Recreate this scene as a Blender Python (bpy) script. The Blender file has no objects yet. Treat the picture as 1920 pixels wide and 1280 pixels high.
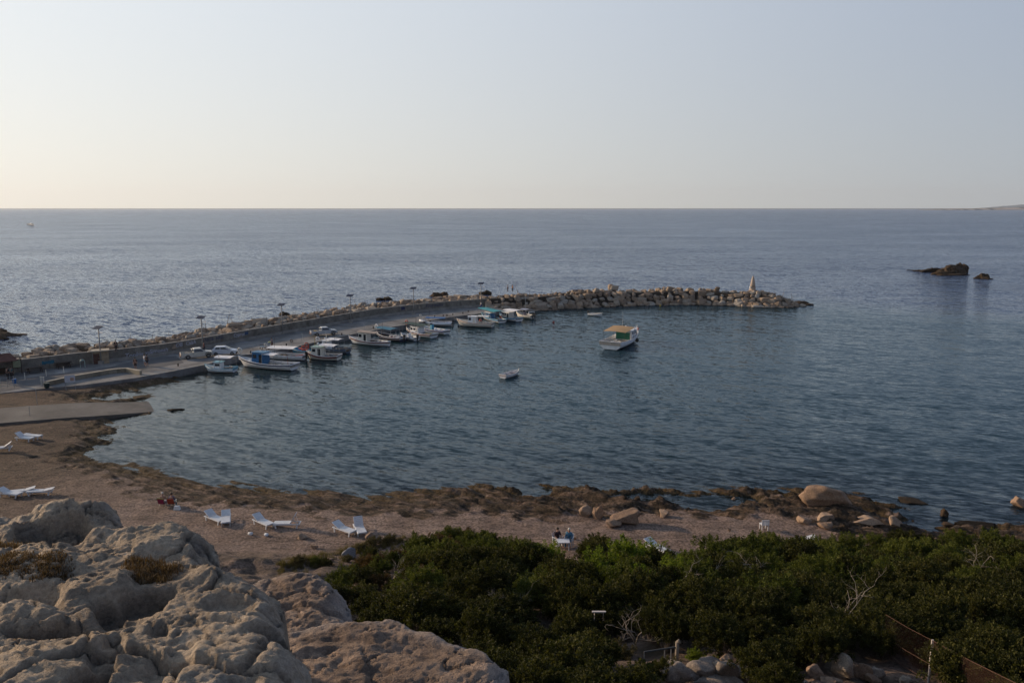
import bpy, bmesh, math, random
import numpy as np
from mathutils import Vector, Matrix

# ------------------------------------------------------------------ camera, world, sun
scene = bpy.context.scene
COL = scene.collection
EYE_Z = 24.0
PITCH = math.radians(9.54)
FPX = 1493.3                      # focal length in pixels of a 1920 px wide frame (28 mm)
cam_d = bpy.data.cameras.new('camera'); cam_d.lens = 28; cam_d.sensor_width = 36
cam_d.clip_start = 0.1; cam_d.clip_end = 60000
cam = bpy.data.objects.new('camera', cam_d); COL.objects.link(cam)
cam.location = (0, 0, EYE_Z); cam.rotation_euler = (math.pi/2 - PITCH, 0, 0)
scene.camera = cam

SUN_EL = math.radians(15); SUN_AZ = math.radians(-66)     # azimuth from +Y, clockwise positive
world = bpy.data.worlds.new('World'); scene.world = world; world.use_nodes = True
wn = world.node_tree; wn.nodes.clear()
w_out = wn.nodes.new('ShaderNodeOutputWorld'); w_bg = wn.nodes.new('ShaderNodeBackground')
w_sky = wn.nodes.new('ShaderNodeTexSky'); w_sky.sky_type = 'NISHITA'; w_sky.sun_disc = False
w_sky.sun_elevation = SUN_EL; w_sky.sun_rotation = SUN_AZ
w_sky.air_density = 1.0; w_sky.dust_density = 3.0; w_sky.ozone_density = 2.0; w_sky.altitude = 30
w_bg.inputs['Strength'].default_value = 1.0
# hazy evening air over the physical sky: paler towards the horizon, a broad warm glow round the low sun
def _wm(op, a, b=None, clamp=False):
    x = wn.nodes.new('ShaderNodeMath'); x.operation = op; x.use_clamp = clamp
    for i, q in enumerate((a, b)):
        if q is None: continue
        if hasattr(q, 'links'): wn.links.new(q, x.inputs[i])
        else: x.inputs[i].default_value = q
    return x.outputs[0]
def _wmix(f, a, b):
    x = wn.nodes.new('ShaderNodeMix'); x.data_type = 'RGBA'
    wn.links.new(f, x.inputs[0])
    for q, sk in ((a, x.inputs[6]), (b, x.inputs[7])):
        if hasattr(q, 'links'): wn.links.new(q, sk)
        else: sk.default_value = (*q, 1)
    return x.outputs[2]
w_tc = wn.nodes.new('ShaderNodeTexCoord'); w_nrm = wn.nodes.new('ShaderNodeVectorMath'); w_nrm.operation = 'NORMALIZE'
wn.links.new(w_tc.outputs['Generated'], w_nrm.inputs[0])
w_sep = wn.nodes.new('ShaderNodeSeparateXYZ'); wn.links.new(w_nrm.outputs[0], w_sep.inputs[0])
w_dot = wn.nodes.new('ShaderNodeVectorMath'); w_dot.operation = 'DOT_PRODUCT'; wn.links.new(w_nrm.outputs[0], w_dot.inputs[0])
w_dot.inputs[1].default_value = (math.sin(SUN_AZ)*math.cos(SUN_EL), math.cos(SUN_AZ)*math.cos(SUN_EL), math.sin(SUN_EL))
elev = _wm('MAXIMUM', w_sep.outputs[2], 0.0)
cs = _wm('MULTIPLY_ADD', w_dot.outputs['Value'], 0.5); wn.nodes[-1].inputs[2].default_value = 0.5
glow = _wm('POWER', cs, 1.15)
low = _wmix(glow, (0.03, 0.12, 0.22), (1.06, 1.02, 0.90))       # air near the horizon
high = _wmix(glow, (0.0, 0.07, 0.27), (0.84, 0.94, 1.06))     # air overhead
hz = _wm('POWER', 2.718, _wm('MULTIPLY', elev, -4.2))
air = _wmix(hz, high, low)
zen = _wm('MULTIPLY_ADD', elev, 1.7); wn.nodes[-1].inputs[2].default_value = -0.62; wn.nodes[-1].use_clamp = True
zcol = _wmix(glow, (0.0, 0.03, 0.11), (0.15, 0.25, 0.42))
air = _wmix(zen, air, zcol)                                      # deeper blue towards the zenith
bk_ = _wm('MULTIPLY_ADD', hz, 0.7); wn.nodes[-1].inputs[2].default_value = 0.15
back = _wm('MULTIPLY', _wm('POWER', _wm('SUBTRACT', 1.0, cs), 4.0), bk_)      # haze opposite the sun, lit full on
w_add = wn.nodes.new('ShaderNodeVectorMath'); w_add.operation = 'MULTIPLY_ADD'
w_cmb = wn.nodes.new('ShaderNodeCombineXYZ')
for i in range(3): wn.links.new(_wm('MULTIPLY', back, (0.75, 0.73, 0.76)[i]), w_cmb.inputs[i])
w_add.operation = 'ADD'; wn.links.new(air, w_add.inputs[0]); wn.links.new(w_cmb.outputs[0], w_add.inputs[1]); air = w_add.outputs[0]
w_phys = wn.nodes.new('ShaderNodeVectorMath'); w_phys.operation = 'SCALE'
wn.links.new(w_sky.outputs[0], w_phys.inputs[0]); w_phys.inputs[3].default_value = 0.10
w_fac = wn.nodes.new('ShaderNodeValue'); w_fac.outputs[0].default_value = 0.92
sky_col = _wmix(w_fac.outputs[0], w_phys.outputs[0], air)
wn.links.new(sky_col, w_bg.inputs[0]); wn.links.new(w_bg.outputs[0], w_out.inputs[0])

sun_d = bpy.data.lights.new('sun', 'SUN'); sun_d.energy = 4.8; sun_d.angle = math.radians(2.0)
sun_d.color = (1.0, 0.76, 0.52)
sun = bpy.data.objects.new('sun', sun_d); COL.objects.link(sun)
sdir = Vector((math.sin(SUN_AZ)*math.cos(SUN_EL), math.cos(SUN_AZ)*math.cos(SUN_EL), math.sin(SUN_EL)))
sun.rotation_euler = (-sdir).to_track_quat('-Z', 'Y').to_euler()
scene.view_settings.view_transform = 'Standard'; scene.view_settings.look = 'None'
scene.view_settings.exposure = 0.0; scene.view_settings.gamma = 1.0
scene.view_settings.use_curve_mapping = False

# ------------------------------------------------------------------ maths helpers
R = math.radians
SP, CP = math.sin(PITCH), math.cos(PITCH)
def ray(px, py):
    u = (px-960)/FPX; v = (py-640)/FPX
    return np.array([u, CP - v*SP, -(SP + v*CP)])
def P(px, py, z=0.0):
    d = ray(px, py); t = (EYE_Z - z)/(-d[2])
    return Vector((d[0]*t, d[1]*t, z))
def PXY(px, py, z=0.0):
    p = P(px, py, z); return (p.x, p.y)
def to_px(x, y, z):
    dz = np.asarray(z) - EYE_Z
    zc = y*CP - dz*SP
    v = (-dz*CP - y*SP)/zc
    return 960 + FPX*x/zc, 640 + FPX*v
def smooth(a, b, x):
    t = np.clip((x-a)/(b-a), 0, 1); return t*t*(3-2*t)
def _hash(ix, iy, seed):
    h = (ix.astype(np.int64)*374761393 + iy.astype(np.int64)*668265263 + seed*974711) & 0xffffffff
    h = ((h ^ (h >> 13))*1274126177) & 0xffffffff
    return (h ^ (h >> 16)) & 0xffffffff
def pn(x, y, seed=0):
    x = np.asarray(x, float); y = np.asarray(y, float)
    ix = np.floor(x); iy = np.floor(y); fx = x-ix; fy = y-iy
    u = fx*fx*fx*(fx*(fx*6-15)+10); w = fy*fy*fy*(fy*(fy*6-15)+10)
    def g(ox, oy):
        a = _hash(ix+ox, iy+oy, seed)/4294967296.0*2*np.pi
        return np.cos(a)*(fx-ox) + np.sin(a)*(fy-oy)
    return ((g(0,0)*(1-u)+g(1,0)*u)*(1-w) + (g(0,1)*(1-u)+g(1,1)*u)*w)*1.5
def fbm(x, y, seed=0, o=4, gain=0.5):
    s = 0; a = 1; f = 1
    for i in range(o):
        s = s + a*pn(x*f, y*f, seed+i*17); a *= gain; f *= 2.03
    return s
def billow(x, y, seed=0, o=4, gain=0.5):
    s = 0; a = 1; f = 1
    for i in range(o):
        s = s + a*(np.abs(pn(x*f, y*f, seed+i*17))*2-0.6); a *= gain; f *= 2.03
    return s
def worley(x, y, seed=0):
    ix = np.floor(x); iy = np.floor(y); best = np.full(np.shape(x), 9.0)
    for ox in (-1, 0, 1):
        for oy in (-1, 0, 1):
            cx = ix+ox; cy = iy+oy
            jx = _hash(cx, cy, seed)/4294967296.0; jy = _hash(cx, cy, seed+7)/4294967296.0
            best = np.minimum(best, np.hypot(cx+jx-x, cy+jy-y))
    return best
def worley2(x, y, seed=0):
    '''distance to the nearest cell border (F2-F1) and a random number per cell'''
    ix = np.floor(x); iy = np.floor(y); f1 = np.full(np.shape(x), 9.0); f2 = f1.copy(); rn = np.zeros(np.shape(x)); dx = rn.copy(); dy = rn.copy()
    for ox in (-1, 0, 1):
        for oy in (-1, 0, 1):
            cx = ix+ox; cy = iy+oy
            jx = cx+_hash(cx, cy, seed)/4294967296.0; jy = cy+_hash(cx, cy, seed+7)/4294967296.0
            d = np.hypot(jx-x, jy-y); r_ = _hash(cx, cy, seed+13)/4294967296.0
            nr = d < f1
            f2 = np.where(nr, f1, np.minimum(f2, d)); rn = np.where(nr, r_, rn); dx = np.where(nr, x-jx, dx); dy = np.where(nr, y-jy, dy); f1 = np.where(nr, d, f1)
    return f2-f1, rn, dx, dy
def sdf(poly, x, y):
    """signed distance to polygon, positive inside"""
    d = np.full(np.shape(x), 1e9); inside = np.zeros(np.shape(x), bool)
    n = len(poly)
    for i in range(n):
        ax, ay = poly[i]; bx, by = poly[(i+1) % n]
        ex, ey = bx-ax, by-ay
        wx, wy = x-ax, y-ay
        t = np.clip((wx*ex+wy*ey)/(ex*ex+ey*ey+1e-12), 0, 1)
        d = np.minimum(d, (wx-ex*t)**2 + (wy-ey*t)**2)
        c = ((ay > y) != (by > y))
        if abs(by-ay) > 1e-12:
            c &= (x < (bx-ax)*(y-ay)/(by-ay)+ax)
            inside ^= c
    d = np.sqrt(d)
    return np.where(inside, d, -d)

# ------------------------------------------------------------------ object helpers
def tag(o, label=None, cat=None, group=None, kind=None):
    if label: o['label'] = label
    if cat: o['category'] = cat
    if group: o['group'] = group
    if kind: o['kind'] = kind
    return o
def empty(name, loc, rz=0.0, label=None, cat=None, group=None):
    o = bpy.data.objects.new(name, None); COL.objects.link(o)
    o.location = loc; o.rotation_euler = (0, 0, rz); o.empty_display_size = 0.2
    return tag(o, label, cat, group)
def link(name, me, parent=None, m=None):
    if m is not None:
        me.materials.clear(); me.materials.append(m)
    o = bpy.data.objects.new(name, me); COL.objects.link(o)
    if parent is not None: o.parent = parent
    return o
def copy_tree(o, parent=None):
    c = o.copy(); COL.objects.link(c)
    if parent is not None: c.parent = parent
    for ch in list(o.children): copy_tree(ch, c)
    return c
class MB:
    def __init__(s): s.v = []; s.f = []
    def add(s, vs, fs):
        b = len(s.v); s.v += [tuple(v) for v in vs]; s.f += [tuple(i+b for i in f) for f in fs]; return s
    def box(s, c, size, rz=0, M=None, taper=1.0):
        x, y, z = size[0]/2, size[1]/2, size[2]/2
        vs = [Vector((sx*x*(taper if sz > 0 else 1), sy*y*(taper if sz > 0 else 1), sz*z)) for sz in (-1, 1) for sx, sy in ((-1,-1),(1,-1),(1,1),(-1,1))]
        T = Matrix.Translation(c) @ (M if M is not None else Matrix.Rotation(rz, 4, 'Z'))
        s.add([T @ v for v in vs], [(3,2,1,0),(4,5,6,7),(0,1,5,4),(1,2,6,5),(2,3,7,6),(3,0,4,7)]); return s
    def tube(s, pts, r, n=6, cap=True):
        pts = [Vector(p) for p in pts]; rs = r if isinstance(r, (list, tuple)) else [r]*len(pts)
        b = len(s.v); N = len(pts)
        for i, p in enumerate(pts):
            d = (pts[min(i+1, N-1)] - pts[max(i-1, 0)])
            if d.length < 1e-9: d = Vector((0,0,1))
            d.normalize()
            a = d.cross(Vector((0,0,1)))
            if a.length < 1e-3: a = d.cross(Vector((1,0,0)))
            a.normalize(); c = d.cross(a)
            for k in range(n):
                t = 2*math.pi*k/n
                s.v.append(tuple(p + (a*math.cos(t)+c*math.sin(t))*rs[i]))
        for i in range(N-1):
            for k in range(n):
                s.f.append((b+i*n+k, b+i*n+(k+1)%n, b+(i+1)*n+(k+1)%n, b+(i+1)*n+k))
        if cap:
            s.f.append(tuple(b+k for k in range(n))[::-1]); s.f.append(tuple(b+(N-1)*n+k for k in range(n)))
        return s
    def sphere(s, c, r, n=8, m=6, sc=(1,1,1)):
        b = len(s.v); c = Vector(c)
        for i in range(m+1):
            th = math.pi*i/m
            for k in range(n):
                ph = 2*math.pi*k/n
                s.v.append((c.x+r*sc[0]*math.sin(th)*math.cos(ph), c.y+r*sc[1]*math.sin(th)*math.sin(ph), c.z+r*sc[2]*math.cos(th)))
        for i in range(m):
            for k in range(n):
                s.f.append((b+i*n+k, b+(i+1)*n+k, b+(i+1)*n+(k+1)%n, b+i*n+(k+1)%n))
        return s
    def ring(s, c, Rr, r, axis='x', n=14, m=6):
        b = len(s.v); c = Vector(c)
        for i in range(n):
            a = 2*math.pi*i/n
            for k in range(m):
                t = 2*math.pi*k/m
                q = Rr + r*math.cos(t); h = r*math.sin(t)
                p = {'x': (h, q*math.cos(a), q*math.sin(a)), 'y': (q*math.cos(a), h, q*math.sin(a)), 'z': (q*math.cos(a), q*math.sin(a), h)}[axis]
                s.v.append((c.x+p[0], c.y+p[1], c.z+p[2]))
        for i in range(n):
            for k in range(m):
                s.f.append((b+i*m+k, b+((i+1)%n)*m+k, b+((i+1)%n)*m+(k+1)%m, b+i*m+(k+1)%m))
        return s
    def prism(s, poly, z0, z1):
        n = len(poly); b = len(s.v)
        z0s = z0 if isinstance(z0, (list, tuple)) else [z0]*n
        z1s = z1 if isinstance(z1, (list, tuple)) else [z1]*n
        s.v += [(p[0], p[1], z0s[i]) for i, p in enumerate(poly)] + [(p[0], p[1], z1s[i]) for i, p in enumerate(poly)]
        area = sum(poly[i][0]*poly[(i+1)%n][1]-poly[(i+1)%n][0]*poly[i][1] for i in range(n))
        idx = list(range(n)) if area > 0 else list(range(n))[::-1]
        s.f.append(tuple(b+n+i for i in idx)); s.f.append(tuple(b+i for i in idx[::-1]))
        for j in range(n):
            i, k = idx[j], idx[(j+1) % n]
            s.f.append((b+i, b+k, b+n+k, b+n+i))
        return s
    def sheet(s, rows, th=0.03):
        """rows: list of equal length rows of points, given thickness downwards"""
        b = len(s.v); nr = len(rows); nc = len(rows[0])
        for lay in (0, 1):
            for r_ in rows:
                for p in r_: s.v.append((p[0], p[1], p[2] - lay*th))
        o = nr*nc
        for i in range(nr-1):
            for j in range(nc-1):
                a = b+i*nc+j
                s.f.append((a, a+1, a+nc+1, a+nc)); s.f.append((a+o, a+nc+o, a+nc+1+o, a+1+o))
        loop = [(0, j) for j in range(nc)] + [(i, nc-1) for i in range(1, nr)] + [(nr-1, j) for j in range(nc-2, -1, -1)] + [(i, 0) for i in range(nr-2, 0, -1)]
        L = [b+i*nc+j for i, j in loop]
        for k in range(len(L)):
            a, c = L[k], L[(k+1) % len(L)]
            s.f.append((a, a+o, c+o, c))
        return s
    def mesh(s, name, sm=False):
        me = bpy.data.meshes.new(name); me.from_pydata(s.v, [], s.f); me.update()
        if sm: me.polygons.foreach_set('use_smooth', [True]*len(me.polygons))
        return me
    def build(s, name, m, parent=None, sm=False):
        return link(name, s.mesh(name, sm), parent, m)
def np_mesh(name, verts, quads, attrs=None, sm=True):
    me = bpy.data.meshes.new(name)
    nv, nq = len(verts), len(quads); k = quads.shape[1]
    me.vertices.add(nv); me.vertices.foreach_set('co', np.ascontiguousarray(verts, dtype=np.float32).ravel())
    me.loops.add(nq*k); me.loops.foreach_set('vertex_index', np.ascontiguousarray(quads, dtype=np.int32).ravel())
    me.polygons.add(nq); me.polygons.foreach_set('loop_start', np.arange(0, nq*k, k, dtype=np.int32))
    me.polygons.foreach_set('loop_total', np.full(nq, k, dtype=np.int32))
    if sm: me.polygons.foreach_set('use_smooth', np.ones(nq, bool))
    me.update(calc_edges=True)
    for n_, a in (attrs or {}).items():
        at = me.attributes.new(n_, 'FLOAT', 'POINT'); at.data.foreach_set('value', np.ascontiguousarray(a, dtype=np.float32).ravel())
    return me
def grid_quads(nr, nc):
    i = np.arange(nr-1)[:, None]*nc + np.arange(nc-1)[None, :]
    return np.stack([i, i+1, i+nc+1, i+nc], -1).reshape(-1, 4)

# ------------------------------------------------------------------ materials
class NT:
    def __init__(s, name):
        s.m = bpy.data.materials.new(name); s.m.use_nodes = True; s.t = s.m.node_tree; s.t.nodes.clear()
        s.out = s.n('ShaderNodeOutputMaterial')
    def n(s, t, **kw):
        x = s.t.nodes.new(t)
        for k, v in kw.items(): setattr(x, k, v)
        return x
    def l(s, a, b): s.t.links.new(a, b)
    def val(s, x, sock):
        if hasattr(x, 'links'): s.l(x, sock)
        else: sock.default_value = x
    def math(s, op, a, b=None, c=None, clamp=False):
        x = s.n('ShaderNodeMath', operation=op, use_clamp=clamp)
        s.val(a, x.inputs[0])
        if b is not None: s.val(b, x.inputs[1])
        if c is not None: s.val(c, x.inputs[2])
        return x.outputs[0]
    def mapping(s, scale=(1,1,1), rot=(0,0,0), obj=False):
        mp = s.n('ShaderNodeMapping'); mp.inputs['Scale'].default_value = scale; mp.inputs['Rotation'].default_value = rot
        if obj: src = s.n('ShaderNodeTexCoord').outputs['Object']
        else: src = s.n('ShaderNodeNewGeometry').outputs['Position']
        s.l(src, mp.inputs[0]); return mp.outputs[0]
    def along(s, ang, length, width):
        '''coordinates turned first, then stretched: streaks run along ang'''
        mp = s.n('ShaderNodeMapping'); mp.vector_type = 'TEXTURE'; mp.inputs['Rotation'].default_value = (0, 0, ang); mp.inputs['Scale'].default_value = (length, width, 1)
        s.l(s.n('ShaderNodeNewGeometry').outputs['Position'], mp.inputs[0]); return mp.outputs[0]
    def noise(s, vec, scale, detail=4, rough=0.55, dist=0.0):
        x = s.n('ShaderNodeTexNoise'); s.l(vec, x.inputs['Vector']); x.inputs['Scale'].default_value = scale
        x.inputs['Detail'].default_value = detail; x.inputs['Roughness'].default_value = rough; x.inputs['Distortion'].default_value = dist
        return x
    def ramp(s, fac, stops, interp='LINEAR'):
        x = s.n('ShaderNodeValToRGB'); s.l(fac, x.inputs[0]); e = x.color_ramp.elements; x.color_ramp.interpolation = interp
        while len(e) < len(stops): e.new(0.5)
        for i, (p, c) in enumerate(stops):
            e[i].position = p; e[i].color = (*c, 1) if len(c) == 3 else c
        return x.outputs[0]
    def mix(s, f, a, b, blend='MIX'):
        x = s.n('ShaderNodeMix', data_type='RGBA', blend_type=blend)
        s.val(f, x.inputs[0])
        for q, sock in ((a, x.inputs[6]), (b, x.inputs[7])):
            if hasattr(q, 'links'): s.l(q, sock)
            else: sock.default_value = (*q, 1) if len(q) == 3 else q
        return x.outputs[2]
    def bump(s, h, strength=0.5, dist=0.02, nrm=None):
        b = s.n('ShaderNodeBump'); s.l(h, b.inputs['Height']); b.inputs['Strength'].default_value = strength; b.inputs['Distance'].default_value = dist
        if nrm is not None: s.l(nrm, b.inputs['Normal'])
        return b.outputs[0]
    def attr(s, name):
        a = s.n('ShaderNodeAttribute'); a.attribute_name = name; return a.outputs['Fac']
    def bsdf(s, col, rough=0.6, metal=0.0, nrm=None, spec=0.5):
        b = s.n('ShaderNodeBsdfPrincipled')
        if hasattr(col, 'links'): s.l(col, b.inputs['Base Color'])
        else: b.inputs['Base Color'].default_value = (*col, 1)
        s.val(rough, b.inputs['Roughness']); s.val(metal, b.inputs['Metallic'])
        b.inputs['Specular IOR Level'].default_value = spec
        if nrm is not None: s.l(nrm, b.inputs['Normal'])
        return b
    def done(s, b): s.l(b.outputs[0], s.out.inputs[0]); return s.m
_MC = {}
def paint(name, col, rough=0.5, var=0.25, scale=3.0, metal=0.0, dirt=0.0, spec=0.4):
    """painted / plain surface with blotches, grain and optional grime"""
    if name in _MC: return _MC[name]
    t = NT(name); v = t.mapping(obj=True)
    n1 = t.noise(v, scale, 5, 0.6); n2 = t.noise(v, scale*9, 3, 0.6)
    dark = tuple(c*(1-var) for c in col); lite = tuple(min(1, c*(1+var*0.5)) for c in col)
    c = t.ramp(n1.outputs[0], [(0.3, dark), (0.7, lite)])
    if dirt > 0:
        f = t.ramp(n2.outputs[0], [(0.5, (0,0,0)), (0.75, (dirt,)*3)])
        c = t.mix(f, c, (0.10, 0.075, 0.055))
    b = t.bsdf(c, rough, metal, t.bump(n2.outputs[0], 0.25, 0.01), spec)
    _MC[name] = t.done(b); return _MC[name]
def rock_mat(name, cols, scale=1.0, bump=0.5, wet_z=None, island=False, bd=0.05):
    t = NT(name); v = t.mapping(); vo = t.mapping(obj=True) if not island else v
    if island: rnd = t.n('ShaderNodeNewGeometry').outputs['Random Per Island']
    else: rnd = t.n('ShaderNodeObjectInfo').outputs['Random']
    n1 = t.noise(v, 1.2*scale, 6, 0.62); n2 = t.noise(v, 7*scale, 6, 0.65); n3 = t.noise(v, 30*scale, 4, 0.6)
    f = t.math('ADD', t.math('MULTIPLY', n1.outputs[0], 0.55), t.math('MULTIPLY', rnd, 0.5))
    k = len(cols)-1
    c = t.ramp(f, [(0.12+0.76*i/k, cc) for i, cc in enumerate(cols)])
    sp = t.ramp(n2.outputs[0], [(0.35, (0.45,)*3), (0.62, (1.1,)*3)])
    c = t.mix(0.75, c, sp, 'MULTIPLY')
    if wet_z is not None:
        sx = t.n('ShaderNodeSeparateXYZ'); t.l(t.n('ShaderNodeNewGeometry').outputs['Position'], sx.inputs[0])
        zz = t.math('ADD', sx.outputs[2], t.math('MULTIPLY', n1.outputs[0], 0.5))
        w = t.ramp(zz, [(max(0, wet_z), (1,)*3), (min(1, wet_z+0.35), (0,)*3)])
        c = t.mix(w, c, (0.018, 0.015, 0.011))
    h = t.math('ADD', n2.outputs[0], t.math('MULTIPLY', n3.outputs[0], 0.4))
    return t.done(t.bsdf(c, 0.9, 0, t.bump(h, bump, bd), 0.2))
HAZE = True
WATER = dict(open1=1.5, open2=1.9, calm1=0.55, calm2=0.85, open_col=(0.014, 0.032, 0.085), calm_col=(0.012, 0.036, 0.046))

# ================================================================== TERRAIN
SHORE_PX = [(330,716),(300,722),(262,730),(233,735),(205,741),(168,748),(205,750),(240,744),(270,741),(298,747),(267,753),(279,773),
 (240,780),(210,787),(229,800),(205,812),(187,821),(217,825),(179,844),(160,856),(183,860),(221,868),(292,880),(350,893),(400,903),(520,915),
 (640,921),(700,928),(765,928),(812,914),(866,919),(897,914),(1004,924),(1026,911),(1120,913),(1234,917),(1300,919),(1399,917),
 (1470,920),(1519,926),(1600,930),(1684,951),(1690,966),(1705,985),(1740,994),(1800,993),(1860,984),(1920,984),(2100,975),(2500,965)]
shore = [PXY(a, b) for a, b in SHORE_PX]
land = [PXY(-420,705), PXY(0,690), PXY(200,672), PXY(338,668)] + shore + [(160, 46), (160, -60), (-170, -60), (-170, 100)]
pool = [PXY(a, b) for a, b in [(1108,936),(1160,927),(1250,926),(1395,930),(1440,950),(1385,963),(1290,959),(1200,949),(1130,942)]]
quay_line_px = [(83,728),(160,721),(263,707),(320,697),(384,684),(447,668),(540,653),(635,632),(713,617),(780,606),(847,594),(900,588),(945,583)]
SL_T = [(-160,771),(0,765),(60,760),(140,755),(205,754),(268,753),(300,752)]; SL_B = [(-160,803),(0,793),(60,788),(125,783),(205,778),(279,772),(312,770)]
SL_Z = [1.25,1.1,0.95,0.72,0.45,0.10,-0.22]
SLIP_XY = [PXY(a, b, z) for (a, b), z in zip(SL_T, SL_Z)] + [PXY(a, b, z) for (a, b), z in zip(SL_B, SL_Z)][::-1]
SLIP_X = [PXY(a, b, z)[0] for (a, b), z in zip(SL_T, SL_Z)]; SLIP_Z = SL_Z
QUAY_XY = [PXY(a, b, 0.9) for a, b in [(-420,725),(-160,717),(0,701),(177,679),(320,663),(472,635),(657,602),(775,585),(922,573),(950,582),(847,594),(713,617),(540,653),(384,684),(263,707),(160,721),(83,728),(0,737),(-160,752),(-420,765)]]
def shore_dist(x, y): return sdf(land, x, y)
def terrain(x, y, full=False):
    x = np.asarray(x, float); y = np.asarray(y, float)
    wx = x + 0.9*fbm(x*0.35, y*0.35, 5, 3); wy = y + 0.6*fbm(x*0.35, y*0.35, 9, 3)
    d = shore_dist(wx, wy)
    left = smooth(-28, -42, x)
    beach = 0.85*(1-np.exp(-np.maximum(d, 0)/5.0)) + 0.012*np.maximum(d, 0)
    under = -0.085*np.minimum(-d, 12) - 0.07*np.maximum(-d-12, 0)
    under = np.maximum(under, -4.5)
    h = np.where(d > 0, beach, under)
    # reef band: dark layered rock along the water, wider on the right
    width = 6.4 + 1.8*smooth(-12, 6, x) - 3.0*left
    nb = fbm(x*0.5, y*0.5, 31, 3)
    reef = smooth(-1.6, 0.2, d)*(1-smooth(width*0.75, width*1.15, d + 1.6*nb))
    ax = (x*0.87-y*0.5)*0.6; ay = (x*0.5+y*0.87)*2.1
    rr = billow(ax*0.55, ay*0.55, 41, 5, 0.58)
    steps = fbm(ax*0.35, ay*0.45, 51, 4, 0.55)*1.2
    terr = (np.floor(steps*5)+smooth(0.55, 1.0, steps*5-np.floor(steps*5)))/5
    ra_ = 0.40 + 0.45*smooth(-12, 4, x)
    h = h + reef*ra_*(0.20*rr + 0.50*terr - 0.22*smooth(3.5, 0, d) + 0.10)
    # reef rim at the sea edge right of the beach
    rim = np.exp(-((d-0.9)/0.8)**2)*smooth(-10, -4, x)*smooth(0.0, 0.25, fbm(x*0.18, y*0.3, 77, 2)+0.28)
    h = h + rim*(0.26+0.18*billow(x*1.3, y*1.6, 61, 3))
    dp = sdf(pool, wx, wy)
    h = np.where(dp > -0.6, h*(1-smooth(-0.6, 0.25, dp)) + (-0.10+0.07*pn(x, y*1.4, 3))*smooth(-0.6, 0.25, dp), h)
    # general roughness
    h = h + 0.05*fbm(x*0.8, y*0.8, 13, 4)*smooth(0.5, 3, d) + 0.10*fbm(x*0.5, y*0.5, 23, 4)*smooth(0, -3, d)
    # hillside towards the camera
    yy = y + 0.9*fbm(x*0.12, y*0.12, 71, 2) - 3.0*smooth(-8, -20, x)
    hs = 0.235*np.maximum(0, 49.5-yy) + 0.22*np.maximum(0, 27-yy)
    hs = np.where(yy < 12, hs - 0.25*(12-yy), hs)
    hs = np.clip(hs, 0, 12.5)
    bumpy = smooth(49, 44, yy)
    h = h + hs*smooth(-1, 3, d) + bumpy*(0.35*fbm(x*0.4, y*0.4, 81, 4))
    # ground kept below the quay and the slipway
    dq = sdf(QUAY_XY, x, y); h = np.where(dq > -0.4, np.minimum(h, 0.45), h)
    dsl = sdf(SLIP_XY, x, y); sz = np.interp(x, SLIP_X, SLIP_Z); h = np.where(dsl > -0.15, np.minimum(h, sz-0.35), h)
    if full: return h, d, reef, rim, hs, dp
    return h
def axis(parts):
    return np.concatenate([np.arange(a, b, s) for a, b, s in parts])
xs = axis([(-170,-92,6),(-92,-45,0.30),(-45,42,0.22),(42,60,1.0),(60,161,8)])
ys = axis([(-60,0,6),(0,26,0.5),(26,70,0.19),(70,128,0.36),(128,150,3)])
X, Y = np.meshgrid(xs, ys)
Hh, Dd, Rf, Rm, Hs, Dp = terrain(X, Y, True)
def _samp(x, y):
    j = int(np.clip(np.searchsorted(xs, x)-1, 0, len(xs)-2)); i = int(np.clip(np.searchsorted(ys, y)-1, 0, len(ys)-2))
    u = min(1, max(0, (x-xs[j])/(xs[j+1]-xs[j]))); w = min(1, max(0, (y-ys[i])/(ys[i+1]-ys[i])))
    return float((Hh[i,j]*(1-u)+Hh[i,j+1]*u)*(1-w) + (Hh[i+1,j]*(1-u)+Hh[i+1,j+1]*u)*w)
def G(x, y): return _samp(x, y)
def T(px, py):
    '''the point of the ground seen at a pixel of the photograph'''
    dr = ray(px, py); z = 1.0
    for _ in range(16):
        t_ = (EYE_Z - z)/(-dr[2]); z = 0.5*z + 0.5*_samp(dr[0]*t_, dr[1]*t_)
    t_ = (EYE_Z - z)/(-dr[2]); return Vector((dr[0]*t_, dr[1]*t_, z))
rockm = np.clip(Rf*0.9 + Rm + 0.55*smooth(0.1, 0.45, fbm(X*0.4, Y*0.9, 91, 4))*smooth(12, 4, Dd)*smooth(1, 3, Dd), 0, 1)
grass = smooth(0.25, 1.2, Hs)*(0.6+0.6*fbm(X*0.5, Y*0.5, 95, 3))
V = np.stack([X, Y, Hh], -1).reshape(-1, 3)
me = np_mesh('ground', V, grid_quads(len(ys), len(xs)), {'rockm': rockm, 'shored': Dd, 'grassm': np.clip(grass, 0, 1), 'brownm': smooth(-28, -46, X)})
t = NT('beach_ground'); v = t.mapping()
n1 = t.noise(v, 0.35, 6, 0.6); n2 = t.noise(v, 5.5, 5, 0.7); n3 = t.noise(v, 26, 4, 0.7); n4 = t.noise(t.along(-0.5, 2.2, 0.55), 1.4, 7, 0.7, 0.5)
sand = t.ramp(n1.outputs[0], [(0.3, (0.19, 0.13, 0.10)), (0.5, (0.27, 0.19, 0.15)), (0.7, (0.33, 0.24, 0.195))])
sand = t.mix(t.attr('brownm'), sand, t.ramp(n1.outputs[0], [(0.3, (0.085, 0.053, 0.034)), (0.7, (0.155, 0.10, 0.066))]))  # brown soil of the left bank, painted darker to imitate lens falloff
sand = t.mix(0.8, sand, t.ramp(n2.outputs[0], [(0.40, (0.30,)*3), (0.58, (1.35,)*3)]), 'MULTIPLY')
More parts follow.
